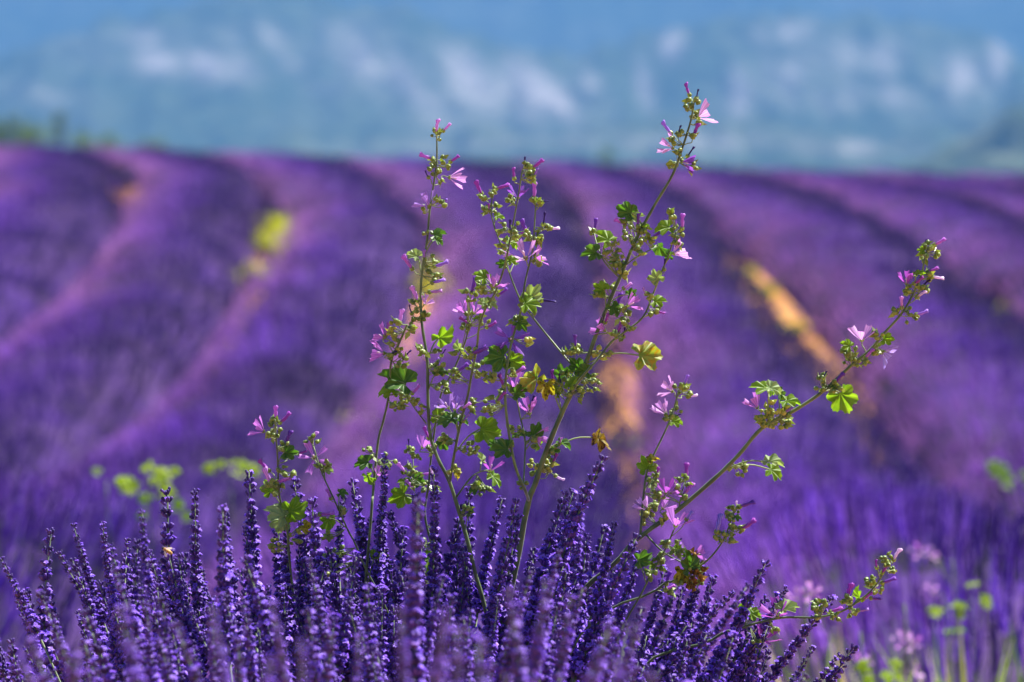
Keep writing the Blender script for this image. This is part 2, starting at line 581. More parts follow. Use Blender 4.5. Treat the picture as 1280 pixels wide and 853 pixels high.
def gap_open(g, y):
    o = np.full(np.shape(y), 0.0)
    for gi, a, b, w in OPEN:
        if gi == g:
            o = np.maximum(o, w * np.clip((y - a) / 1.2, 0, 1) * np.clip((b - y) / 1.2, 0, 1))
    return o + np.interp(y, [6, 12, 36, 46], [0.08, 0.05, 0.05, -0.04])


def spike_template(sides, rings, lump, stem_sides):
    """unit row spike: stem 0..1 of height .62, head above to 1.0; returns V, tris, part flag (0 stem, 1 head)"""
    V, Fc, fl = [], [], []
    for z in (0.0, 0.62):
        for k in range(stem_sides):
            a = 2 * math.pi * k / stem_sides
            V.append((0.006 * math.cos(a), 0.006 * math.sin(a), z)); fl.append(0)
    for k in range(stem_sides):
        k2 = (k + 1) % stem_sides
        Fc += [(k, k2, stem_sides + k2), (k, stem_sides + k2, stem_sides + k)]
    b = len(V)
    for i in range(rings):
        t = i / (rings - 1)
        r = 0.030 * (1 - 0.75 * t) * (1.0 if i else 0.5)
        if lump and i % 2:
            r *= 0.6
        for k in range(sides):
            a = 2 * math.pi * (k + 0.5 * i) / sides
            V.append((r * math.cos(a), r * math.sin(a), 0.60 + 0.40 * t)); fl.append(1)
    for i in range(rings - 1):
        for k in range(sides):
            k2 = (k + 1) % sides
            p, q = b + i * sides, b + (i + 1) * sides
            Fc += [(p + k, p + k2, q + k2), (p + k, q + k2, q + k)]
    return np.array(V), np.array(Fc), np.array(fl)


T_NEAR = spike_template(5, 8, True, 3)
T_FAR = spike_template(4, 3, False, 3)


def scatter(T, P, D, L, W):
    """copies of template T: base P, unit direction D, length L, width factor W"""
    V, Fc, fl = T
    n = len(P)
    hint = np.tile(np.array([[0.3, -0.9, 0.1]]), (n, 1)) + RNG.normal(0, 0.6, (n, 3))
    X = np.cross(hint, D); X /= np.linalg.norm(X, axis=1, keepdims=True) + 1e-9
    Yv = np.cross(D, X)
    out = (P[:, None, :] + X[:, None, :] * (V[None, :, 0:1] * W[:, None, None]) + Yv[:, None, :] * (V[None, :, 1:2] * W[:, None, None])
           + D[:, None, :] * (V[None, :, 2:3] * L[:, None, None])).reshape(-1, 3)
    faces = (Fc[None] + (np.arange(n) * len(V))[:, None, None]).reshape(-1, 3)
    return out, faces, np.tile(fl, n)


def build_row(i, label):
    y_start = 3.7
    ys = np.arange(y_start, 64, 0.3)
    g0, g1 = gap_x(i, ys), gap_x(i + 1, ys)
    wob = 0.05 * vnoise(ys * 0.5, ys * 0 + i * 3.1, 5)
    e0, e1 = g0 + gap_open(i, ys) + wob, g1 - gap_open(i + 1, ys) + wob
    cx, hw = (e0 + e1) / 2, (e1 - e0) / 2
    low = np.interp(ys, [36, 50], [0, 0.95])
    fade = np.clip((ys - 3.0) / 3.5, 0.25, 1)
    H = (0.58 + 0.06 * vnoise(ys * 0.7, ys * 0 + i * 1.7, 6)) * fade
    root = empty('lavender_row', (float(cx[20]), float(ys[20]), float(ground_z(cx[20], ys[20]))))
    off = np.array(root.location)
    if label:
        tag(root, label, 'lavender row', 'lavender rows curving across the field')
    else:                                          # rows past both edges of the view
        tag(root, kind='stuff')
    # leafy mound
    K = 11
    us = np.linspace(-1, 1, K)
    Yg, Ug = np.meshgrid(ys, us, indexing='ij')
    Xg = cx[:, None] + Ug * hw[:, None]
    prof = np.maximum(np.sqrt(np.clip(1 - np.abs(Ug) ** 2.6, 0, 1)), low[:, None] * (np.abs(Ug) < .99))
    lump = 1 + 0.22 * vnoise(Xg * 2.3, Yg * 2.3, 8)
    Zg = ground_z(Xg, Yg) - 0.03 + H[:, None] * prof * lump
    V = np.stack([Xg, Yg, Zg], -1).reshape(-1, 3) - off
    n, m = Yg.shape
    idx = np.arange(n * m).reshape(n, m)
    q = np.stack([idx[:-1, :-1], idx[:-1, 1:], idx[1:, 1:], idx[1:, :-1]], -1).reshape(-1, 4)
    link('foliage', mesh_np('row_foliage', V, [q], M_ROWMOUND, True), root)
    # flowering spikes
    VV, FF, CC, o = [], [], [], 0
    for (ya, yb, dens, T, wf) in ((y_start, 9.5, 200, T_NEAR, 1.1), (9.5, 22, 150, T_FAR, 1.25), (22, 63, 105, T_FAR, 1.8)):
        width = float(np.mean(hw)) * 2
        cnt = int(width * (yb - ya) * dens)
        y = RNG.uniform(ya, yb, cnt)
        u = RNG.uniform(-1.02, 1.02, cnt)
        x = np.interp(y, ys, cx) + u * np.interp(y, ys, hw)
        keep = (np.abs(x) < 0.185 * y + 1.1) | ((np.abs(x) < 0.36 * y + 3) & (RNG.uniform(0, 1, cnt) < 0.45))
        patch = vnoise(x * 1.3, y * 0.9, 21) + 0.6 * vnoise(x * 3.5, y * 2.7, 22)
        keep &= RNG.uniform(-1.2, 1.0, cnt) < patch + 0.95
        keep &= ~((y < 5.2) & (x > 0.42) & (RNG.uniform(0, 1, cnt) < 0.55))
        y, u, x, patch = y[keep], u[keep], x[keep], patch[keep]
        n = len(y)
        if not n:
            continue
        prof = np.maximum(np.sqrt(np.clip(1 - np.abs(np.clip(u, -1, 1)) ** 2.6, 0, 1)), np.interp(y, ys, low))
        z = ground_z(x, y) - 0.05 + np.interp(y, ys, H) * prof * 0.95
        D = np.stack([0.62 * u + RNG.normal(0, 0.16, n), RNG.normal(0, 0.2, n), 0.55 + 0.6 * prof], -1)
        D /= np.linalg.norm(D, axis=1, keepdims=True)
        L = RNG.uniform(0.19, 0.31, n) * np.interp(y, [3.5, 6.5], [0.8, 1])
        W = RNG.uniform(0.75, 1.25, n) * L / 0.25 * 0.25 * wf
        v, f, fl = scatter(T, np.stack([x, y, z], -1), D, L, W)
        # bloom: fresh violet, dusky grey-violet at random; lit left and shaded right flanks painted into the colour
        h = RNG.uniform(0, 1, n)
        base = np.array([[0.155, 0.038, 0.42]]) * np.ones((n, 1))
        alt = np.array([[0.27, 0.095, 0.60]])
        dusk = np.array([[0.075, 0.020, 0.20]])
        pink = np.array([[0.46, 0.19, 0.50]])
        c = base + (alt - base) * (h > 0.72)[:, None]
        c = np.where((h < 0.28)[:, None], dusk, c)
        lit_flank = np.clip(-u * 1.0 - 0.08 + 0.30 * vnoise(x * 0.5, y * 0.35, 31), 0, 0.85) * np.interp(y, [4, 6, 9, 24], [0.75, 0.5, 0.3, 1])
        c = c + (pink - c) * lit_flank[:, None]  # pinkish tint paints the lit left flank of the row
        shade_flank = np.clip(1.5 * u + 0.35, 0, 0.9) * np.interp(y, [8, 22], [0.1, 1])  # shade on the right flank, painted as darker heads
        c = c + (np.array([[0.050, 0.014, 0.21]]) - c) * shade_flank[:, None]
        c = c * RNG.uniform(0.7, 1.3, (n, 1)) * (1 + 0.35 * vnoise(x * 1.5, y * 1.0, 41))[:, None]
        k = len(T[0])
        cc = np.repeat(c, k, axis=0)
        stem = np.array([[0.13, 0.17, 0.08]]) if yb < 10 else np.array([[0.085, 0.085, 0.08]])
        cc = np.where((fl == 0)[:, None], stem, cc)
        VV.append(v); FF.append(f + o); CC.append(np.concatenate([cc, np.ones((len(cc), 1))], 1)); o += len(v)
    if not VV:
        return
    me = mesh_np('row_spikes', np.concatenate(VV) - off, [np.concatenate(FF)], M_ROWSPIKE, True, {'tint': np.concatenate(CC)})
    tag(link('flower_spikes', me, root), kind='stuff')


ROW_LABELS = [
    'lavender row at the far left edge, second to the left of the ochre spot',
    'lavender row immediately left of the furrow with the lone ochre spot',
    'lavender row between the ochre spot and the yellow-green weed streak on the left',
    'lavender row immediately right of the yellow-green weed streak on the left',
    'middle lavender row running up behind the upright mallow stems',
    'lavender row directly left of the long bare orange furrow',
    'lavender row directly right of the long bare orange furrow',
    'second lavender row to the right of the long bare orange furrow',
    'third lavender row to the right of the long bare orange furrow',
    'lavender row farthest to the right near the crest of the field',
]
for i, lab in enumerate(ROW_LABELS):
    build_row(i, lab)
for i in (-3, -2, -1, 10, 11, 12):
    build_row(i, None)


# ------------------------------------------------------------------ weeds in the furrows (out of focus)
def blades(n, spread, h, cols, lean=0.5, w=0.012):
    V, Fc, C = [], [], []
    for k in range(n):
        a, r = random.uniform(0, 6.283), spread * math.sqrt(random.random())
        p = Vector((r * math.cos(a), r * math.sin(a), 0))
        d = Vector((math.cos(a) * lean * random.random() + random.gauss(0, .15), math.sin(a) * lean * random.random() + random.gauss(0, .15), 1)).normalized()
        L = h * random.uniform(0.55, 1.1)
        s = d.cross(Vector((random.gauss(0, 1), random.gauss(0, 1), .1))).normalized() * w * random.uniform(.6, 1.3)
        o = len(V)
        m = p + d * L * 0.5
        t = p + d * L + Vector((d.x, d.y, -0.25)) * L * 0.3
        V += [p - s * .4, p + s * .4, m - s, m + s, t]
        Fc += [(o, o + 1, o + 3), (o, o + 3, o + 2), (o + 2, o + 3, o + 4)]
        c = random.choice(cols)
        f = random.uniform(.8, 1.2)
        C += [(c[0] * f, c[1] * f, c[2] * f, 1)] * 5
    return np.array([tuple(v) for v in V]), np.array(Fc), np.array(C)


YG = [(0.42, 0.46, 0.025), (0.34, 0.42, 0.03), (0.50, 0.46, 0.04)]
GG = [(0.20, 0.32, 0.03), (0.28, 0.40, 0.03), (0.12, 0.22, 0.03)]


def tuft(x, y, spread, h, n, cols, label, group, z=0.0, w=0.02, name='weed_tuft'):
    v, f, c = blades(n, spread, h, cols, 0.9, w)
    o = link(name, mesh_np(name, v, [f], M_GRASS, False, {'tint': c}))
    o.location = (x, y, float(ground_z(x, y)) + z)
    o.rotation_euler.z = random.uniform(0, 6.28)
    return tag(o, label, 'weed', group)


WG = 'weeds growing in the furrows'
for (gi, y, sp, h, n, cols, lab) in (
        (3, 44.0, .15, .46, 130, YG, 'yellow-green weed clump at the top of the long weed streak in the left furrow'),
        (3, 42.0, .15, .46, 130, YG, 'yellow-green weed clump in the middle of the long weed streak in the left furrow'),
        (3, 40.0, .15, .46, 130, YG, 'yellow-green weed clump at the low end of the long weed streak in the left furrow'),
        (3, 35.6, .14, .44, 120, YG, 'separate small yellow-green clump below the bright weed streak on the left'),
        (2, 48.5, .18, .52, 130, [(0.62, 0.36, 0.06), (0.55, 0.30, 0.05)], 'lone dry ochre weed clump between the two far left lavender rows'),
        (4, 37.5, .14, .34, 90, YG, 'upper yellow weed clump behind the tall mallow left of centre'),
        (4, 35.0, .14, .34, 90, YG, 'lower yellow weed clump behind the tall mallow left of centre'),
        (4, 23.2, .14, .24, 60, YG, 'yellow-green weed clump low in the furrow behind the leftmost tall mallow'),
        (6, 39.0, .16, .20, 70, YG, 'topmost yellow weed clump in the long bare orange furrow'),
        (6, 36.0, .15, .20, 70, YG, 'second yellow weed clump down the long bare orange furrow'),
        (6, 32.0, .14, .18, 60, YG, 'third yellow weed clump down the long bare orange furrow'),
        (7, 33.2, .18, .30, 80, YG, 'yellow weed clump beside the right edge among the purple rows'),
        (5, 22.0, .10, .2, 40, GG, 'green weed clump at the low end of the middle orange furrow'),
        (5, 45.0, .18, .34, 80, YG, 'pale yellow weed clump in the middle furrow left of the tallest stem'),
):
    gx = float(gap_x(gi, y))
    tuft(gx, y, sp, h, n, cols, lab, WG, 0, 0.03)


# broad-leaved weeds standing between the near lavender
LEAF_MESH = {}


def leaf_mesh(kind, var):
    """unit leaf, base at origin, tip along +Y, about 1 long overall"""
    key = (kind, var)
    if key in LEAF_MESH:
        return LEAF_MESH[key]
    rnd = random.Random(hash((kind, var)) & 0xffff if False else sum(map(ord, kind)) * 7 + var * 131)
    na, nr = 45, 4
    lob = [(0, 1.0), (R(50), .92), (R(-50), .94), (R(102), .78), (R(-102), .76)]
    V, Fs = [(0, 0, 0)], []
    curl = {'withered': 1.3, 'wrinkled': .8, 'yellow': .6}.get(kind, .18)
    fold = rnd.uniform(0.1, 0.75)
    for a in range(na):
        th = R(-142) + R(284) * a / (na - 1)
        best, amp = min(((abs(th - c), r) for c, r in lob))
        rad = 0.62 * amp * (0.80 + 0.20 * math.cos(min(1, best / R(27)) * math.pi * .6)) * (1 + 0.05 * math.cos(th * 2 * math.pi / R(12.5)))
        for k in range(1, nr + 1):
            r = rad * k / nr
            x, y = r * math.sin(th), r * math.cos(th)
            z = -0.09 * (k / nr) * math.cos(th * 2 * math.pi / R(50)) + fold * abs(x) * (0.8) - 0.28 * r * r * (1 + curl)
            z += curl * 0.16 * (k / nr) ** 2 * math.sin(3 * th + var) + curl * 0.06 * math.sin(9 * th + 2 * var) * k / nr
            x *= 1 - 0.35 * fold
            if curl > 1:
                x *= 0.72 + 0.12 * math.sin(5 * th)
            V.append((x, y + 0.08, z))
    for a in range(na - 1):
        b, c = 1 + a * nr, 1 + (a + 1) * nr
        Fs.append((0, c, b))
        for k in range(nr - 1):
            Fs.append((b + k, c + k, c + k + 1, b + k + 1))
    me = mesh_py('leaf', V, Fs, LEAF[kind], True)
    LEAF_MESH[key] = me
    return me


def broad_weed(px, py, Y, size, n, kind, label):
    p = at(px, py, Y)
    gz = float(ground_z(p.x, p.y))
    root = tag(empty('broadleaf_weed', (p.x, p.y, gz)), label, 'weed', 'broad-leaved weeds among the near lavender')
    V, Fs = tube(catmull([Vector((0, 0, 0)), Vector((.01, .01, (p.z - gz) * .5)), Vector((0, 0, p.z - gz))], 4), .0013, 5)
    link('stem', mesh_py('weed_stem', V, Fs, M_STEM), root)
    for k in range(n):
        a = 2.4 * k + random.random()
        t = Vector((math.cos(a), .3 * math.sin(a), random.uniform(-.2, .5))).normalized()
        nn = Vector((random.gauss(0, .3), -.7, .7))
        x = t.cross(nn).normalized()
        link('leaf', leaf_mesh(kind, k % 4), root, m_from(Vector((t.x * size * random.uniform(.2, .9), t.y * .02, p.z - gz + size * random.uniform(-.9, .6))), x, t, x.cross(t), size * random.uniform(.45, .95)))


broad_weed(184, 590, 5.0, .050, 7, 'lime', 'bright green leafy weed blurred behind the left lavender spikes, beside a pale dot')
broad_weed(204, 622, 5.1, .045, 5, 'bright', 'dim green leafy weed close below the brightest blurred leaves on the left')
broad_weed(288, 586, 5.2, .042, 6, 'lime', 'green leafy weed blurred behind the short mallow on the left')
broad_weed(133, 601, 5.0, .028, 2, 'pale', 'small pale weed blurred left of the bright green leaves')
broad_weed(1184, 752, 4.6, .028, 5, 'lime', 'yellow-green leafy weed blurred at the lower right, left of a brighter one')
broad_weed(1214, 746, 4.6, .034, 5, 'lime', 'brightest yellow-green leafy weed blurred at the lower right')
broad_weed(1272, 608, 8.0, .075, 7, 'bright', 'olive leafy weed blurred at the right edge above the lower right weeds')
broad_weed(1100, 842, 3.9, .034, 6, 'lime', 'yellow-green leafy weed blurred at the bottom right beside the last lavender spikes')


# ------------------------------------------------------------------ mallow parts
def petal_mesh(tone, var):
    rnd = random.Random(var * 17 + 3)
    rows = [(0, .05), (.18, .09), (.42, .21), (.66, .35), (.86, .44), (1.0, .40)]
    V, Fs = [], []
    tw = rnd.uniform(-.12, .12)
    for t, w in rows:
        for c in (-1, -.4, .4, 1):
            x = c * w * .5 * (1 + rnd.uniform(-.06, .06))
            y = t + (0.17 * (abs(c) - .4) - .04 if t > .95 else 0) + rnd.uniform(-.015, .015)
            z = -.10 * t * t + .10 * (abs(c) ** 2) * w * 1.4 + tw * t * c * .5
            V.append((x + tw * t * t * .4, y, z))
    for i in range(len(rows) - 1):
        for c in range(3):
            a = i * 4 + c
            Fs.append((a, a + 1, a + 5, a + 4))
    return mesh_py('petal', V, Fs, PETAL[tone])


PETALS = {(t, v): petal_mesh(t, v) for t in TONES for v in range(4)}


def roll_mesh(tone, var):
    rnd = random.Random(var * 31 + 5)
    thinf = .6 if tone == 'dark' else 1
    prof = [(0.06, 0), (.08, .15), (.115, .35), (.125, .52), (.095, .7), (.15, .9), (.07, 1.0)]
    V, Fs = [], []
    bx, by = rnd.uniform(-.28, .28), rnd.uniform(-.28, .28)
    s = 7
    for i, (r, z) in enumerate(prof):
        for k in range(s):
            a = 2 * math.pi * k / s + .5 * z * 3
            rr = r * thinf * (1 + (.28 if k % 2 else -.22) * (.4 + z))
            V.append((rr * math.cos(a) + bx * z * z, rr * math.sin(a) + by * z * z, z + (.05 if k % 2 and i > 4 else 0)))
    for i in range(len(prof) - 1):
        for k in range(s):
            k2 = (k + 1) % s
            Fs.append((i * s + k, i * s + k2, (i + 1) * s + k2, (i + 1) * s + k))
    Fs.append(tuple(range((len(prof) - 1) * s, len(prof) * s)))
    return mesh_py('petal_roll', V, Fs, PETAL[tone])


ROLLS = {(t, v): roll_mesh(t, v) for t in TONES for v in range(4)}


def calyx_geo(open_):
    """cup with five pointed sepals, unit radius about 1, height about 1.6"""
    V, Fs = lathe([(.25, 0), (.75, .12), (.95, .45), (.9, .8)], 10)
    Fs = Fs[:-2] + [Fs[-1]]
    b = 30
    for k in range(5):
        a = 2 * math.pi * (k * 2 + 1) / 10 - math.pi / 10 + math.pi / 10
        tip = len(V)
        V.append(((.7 + open_) * math.cos(a), (.7 + open_) * math.sin(a), 1.75 - .5 * open_))
        i0, i1, i2 = b + (2 * k) % 10, b + (2 * k + 1) % 10, b + (2 * k + 2) % 10
        Fs += [(i0, i1, tip), (i1, i2, tip)]
    return V, Fs


CALYX_OPEN = mesh_py('calyx_open', *calyx_geo(.8), M_BUD)
CALYX_SHUT = mesh_py('calyx_shut', *calyx_geo(.1), M_BUD)
COLV, COLF = lathe([(.05, 0), (.045, .3), (.075, .42), (.08, .55), (.03, .64)], 6)
COLUMN = mesh_py('stamen_column', COLV, COLF, M_COLUMN)


def bud_geo():
    V, Fs = lathe([(.15, 0), (.75, .2), (1.0, .75), (.85, 1.3), (.4, 1.75), (.05, 2.05)], 7)
    for k in range(1, 5):                      # sepal ridges
        for j in range(7):
            x, y, z = V[k * 7 + j]
            f = 1.12 if j % 2 else .9
            V[k * 7 + j] = (x * f, y * f, z)
    return V, Fs


BUDV, BUDF = bud_geo()
PX = 2.6 / F_PX                                # one photo pixel at the focus distance, in metres


def scr(ang, toward=0.0):
    """direction on the picture plane (0 right, 90 up) leaning towards the camera"""
    c, s = math.cos(R(ang)), math.sin(R(ang))
    k = math.sqrt(max(0, 1 - min(1, toward) ** 2))
    return Vector((c * k, -toward, s * k)).normalized()


class Mallow:
    def __init__(self, label, stems, items, group='wild mallows growing through the lavender'):
        self.stems = []
        root_px = stems[0]['p'][0]
        Y0 = stems[0].get('y', 2.6)
        base, up = at(*root_px, Y0), at(*stems[0]['p'][1], Y0)
        dn = (base - up).normalized()
        self.knee = base + dn * .10 + Vector((0, .004, -.03))
        self.base = Vector((self.knee.x + dn.x * .08, Y0 + .02, max(0.02, self.knee.z - .38)))
        self.root = tag(empty('wild_mallow', self.base), label, 'mallow', group)
        for k, s in enumerate(stems):
            Y = s.get('y', 2.6)
            n = len(s['p'])
            ph = random.uniform(0, 6)
            dev = s.get('dev', .02)
            pts = []
            for i, (x, y) in enumerate(s['p']):
                j = dev * math.sin(ph + 3.0 * i / n) - dev * math.sin(ph)
                pts.append(at(x, y, Y + j + (s.get('y1', Y) - Y) * i / (n - 1)))
            if k == 0 or s.get('root'):
                pts = [Vector(self.base), Vector(self.knee)] + pts
                extra = 2
            else:
                extra = 0
                if 'join' in s:
                    pts[0] = self.nearest(pts[0])[0]
            C = catmull(pts, 5)
            w0, w1 = s['w']
            m = len(C)
            rad = [PX * .43 * (w0 + (w1 - w0) * max(0, (i - extra * 5)) / max(1, m - 1 - extra * 5)) * (1 + .07 * math.sin(i * 1.9)) for i in range(m)]
            V, Fs = tube(C, rad, 8)
            o = link('stem' if k == 0 else 'branch', mesh_py('mallow_stem', [v - self.base for v in V], Fs, M_STEM), self.root)
            self.stems.append(C)
        for it in items:
            getattr(self, it[0])(*it[1:])

    def nearest(self, p):
        best = None
        for C in self.stems:
            for i, q in enumerate(C):
                # judged as seen: depth counts little
                d = (q.x - p.x) ** 2 + (q.z - p.z) ** 2 + .05 * (q.y - p.y) ** 2
                if best is None or d < best[0]:
                    best = (d, q, C, i)
        return best[1], best[2], best[3], math.sqrt(best[0])

    def place(self, px, py, dy=None):
        p0 = at(px, py, 2.6)
        q, C, i, d = self.nearest(p0)
        Y = q.y + (random.uniform(-1, 1) * min(.02, .5 * d + .004) if dy is None else dy)
        return at(px, py, Y)

    def pedicel(self, p, d_end, parent, inv, r=.9, drop=.35):
        """thin stalk from the stem to p, arriving along -d_end"""
        q, C, i, dist = self.nearest(p)
        k = max(0, i - int(1 + dist * drop / max(1e-4, (C[min(i + 1, len(C) - 1)] - C[max(i - 1, 0)]).length * .5)))
        s = C[k]
        L = (p - s).length
        pts = [s, s.lerp(p, .5) + Vector((0, 0, -.08 * L)), p - d_end * min(.3 * L, .006), p]
        V, Fs = tube(catmull(pts, 3), PX * .5 * r * 1.6, 5)
        link('pedicel', mesh_py('pedicel', [inv @ v for v in V], Fs, M_STEMG), parent)

    def F(self, px, py, size, ang, tc=.2, tone='pink', op=None):
        """open flower whose visible middle is at px, py and that faces ang"""
        f = scr(ang, tc)
        Lp = size * .63 * PX
        p = self.place(px, py) - f * Lp * (.35 if tc < .8 else .05)
        x, y, z = frame(f)
        M = m_from(p - self.base, x, y, z)
        cup = link('flower', CALYX_OPEN, self.root, M @ Matrix.Scale(2.4 * PX * size / 26, 4))
        inv = (Matrix.Translation(self.base) @ M @ Matrix.Scale(2.4 * PX * size / 26, 4)).inverted()
        un = 1 / (2.4 * PX * size / 26)
        spread = R(op if op else random.uniform(34, 56) if tc < .8 else 80)
        a0 = random.uniform(0, 6.28)
        for k in range(5):
            a = a0 + 2 * math.pi * k / 5 + random.uniform(-.12, .12)
            sp = spread + random.uniform(-.16, .16)
            rad = Vector((math.cos(a), math.sin(a), 0))
            ty = Vector((rad.x * math.sin(sp), rad.y * math.sin(sp), math.cos(sp)))
            tx = Vector((-math.sin(a), math.cos(a), 0))
            tz = tx.cross(ty)
            pm = m_from(Vector((rad.x * .5, rad.y * .5, .7)), tx, ty, tz, Lp * un * random.uniform(.9, 1.08))
            link('petal', PETALS[(tone, random.randrange(4))], cup, pm)
        link('stamen_column', COLUMN, cup, m_from(Vector((0, 0, .6)), Vector((1, 0, 0)), Vector((0, 1, 0)), Vector((0, 0, 1)), Lp * un * .75))
        self.pedicel(p, f, cup, inv)

    def R(self, px, py, ln, ang, tone='violet'):
        """bud or faded flower: petals rolled into a tube standing out of a green calyx"""
        f = scr(ang, random.uniform(-.25, .35))
        L = ln * PX
        p = self.place(px, py) - f * L * .55
        x, y, z = frame(f)
        cs = PX * (2.6 + .05 * ln)
        M = m_from(p - self.base, x, y, z, cs)
        cup = link('flower_bud', CALYX_SHUT, self.root, M)
        inv = (Matrix.Translation(self.base) @ M).inverted()
        link('petal_roll', ROLLS[(tone, random.randrange(4))], cup, m_from(Vector((0, 0, .5)), Vector((1, 0, 0)), Vector((0, 1, 0)), Vector((0, 0, 1)), L * 1.08 / cs))
        self.pedicel(p, f, cup, inv, .8)

    def C(self, px, py, n, sp, tone='green'):
        """cluster of small green buds and fruits on short stalks"""
        mats = [{'green': M_BUD, 'yellow': M_BUDY, 'brown': M_BUDB}[tone], M_STEMG]
        c = self.place(px, py)
        q, _, _, _ = self.nearest(c)
        mb = MB()
        axis = (c - q)
        axis = axis.normalized() if axis.length > 1e-4 else Vector((0, 0, 1))
        for k in range(n):
            a = random.uniform(0, 6.28)
            rr = sp * PX * math.sqrt(random.random()) * .85
            p = c + Vector((math.cos(a) * rr, random.uniform(-.8, .8) * sp * PX * .7, math.sin(a) * rr))
            d = ((p - q).normalized() * .8 + Vector((random.gauss(0, .3), random.gauss(0, .3) - .15, .35 + random.gauss(0, .3)))).normalized()
            x, y, z = frame(d, Vector((random.gauss(0, 1), random.gauss(0, 1), .2)))
            s = PX * random.uniform(2.3, 4.0)
            mb.add(BUDV, BUDF, 0, m_from(p, x, y, z, s))
            if random.random() < .75:
                # narrow bract beside the bud
                t = (d + Vector((random.gauss(0, .8), random.gauss(0, .8), random.gauss(0, .5)))).normalized()
                bx, by, bz = frame(t, Vector((random.gauss(0, 1), random.gauss(0, 1), .2)))
                mb.add([(0, 0, 0), (.9, .2, 1.4), (0, -.3, 3.4), (-.9, .2, 1.4)], [(0, 1, 2, 3)], 0, m_from(p, bx, by, bz, s))
            V, Fs = tube(catmull([q.lerp(c, .1), q.lerp(p, .6) + Vector((0, 0, -.001)), p], 2), PX * .45, 4)
            mb.add(V, Fs, 1)
        me = mb.mesh('bud_cluster', mats, True, Matrix.Translation(-(c - Vector((0, 0, 0)))))
        o = link('bud_cluster', me, self.root, Matrix.Translation(c - self.base))
        o['kind'] = 'stuff'

    def L(self, px, py, size, ang, kind='dark', src=None, face=None):
        """leaf whose blade's middle is at px, py with its tip towards ang; src = pixel where its stalk leaves the stem"""
        t = scr(ang, random.uniform(-.15, .4))
        s = size * PX * 1.05
        n = Vector((random.gauss(0, .55), -random.uniform(.25, 1.0), random.uniform(.1, 1.1))) if face is None else Vector(face)
        x = t.cross(n).normalized()
        z = x.cross(t)
        c = self.place(px, py)
        p = c - t * s * .3
        M = m_from(p - self.base, x, t, z, s)
        lf = link('leaf', leaf_mesh(kind, random.randrange(5)), self.root, M)
        inv = (Matrix.Translation(self.base) @ M).inverted()
        if src:
            q, _, _, _ = self.nearest(at(*src, 2.6))
        else:
            q, C, i, d = self.nearest(p)
            q = C[max(0, i - 2)]
        L = (p - q).length
        pts = [q, q.lerp(p, .55) + Vector((0, 0, .10 * L)), p]
        V, Fs = tube(catmull(pts, 4), PX * .5 * (2.0 if src else 1.6), 5)
        link('petiole', mesh_py('petiole', [inv @ v for v in V], Fs, M_STEMG), lf)


from math import sin
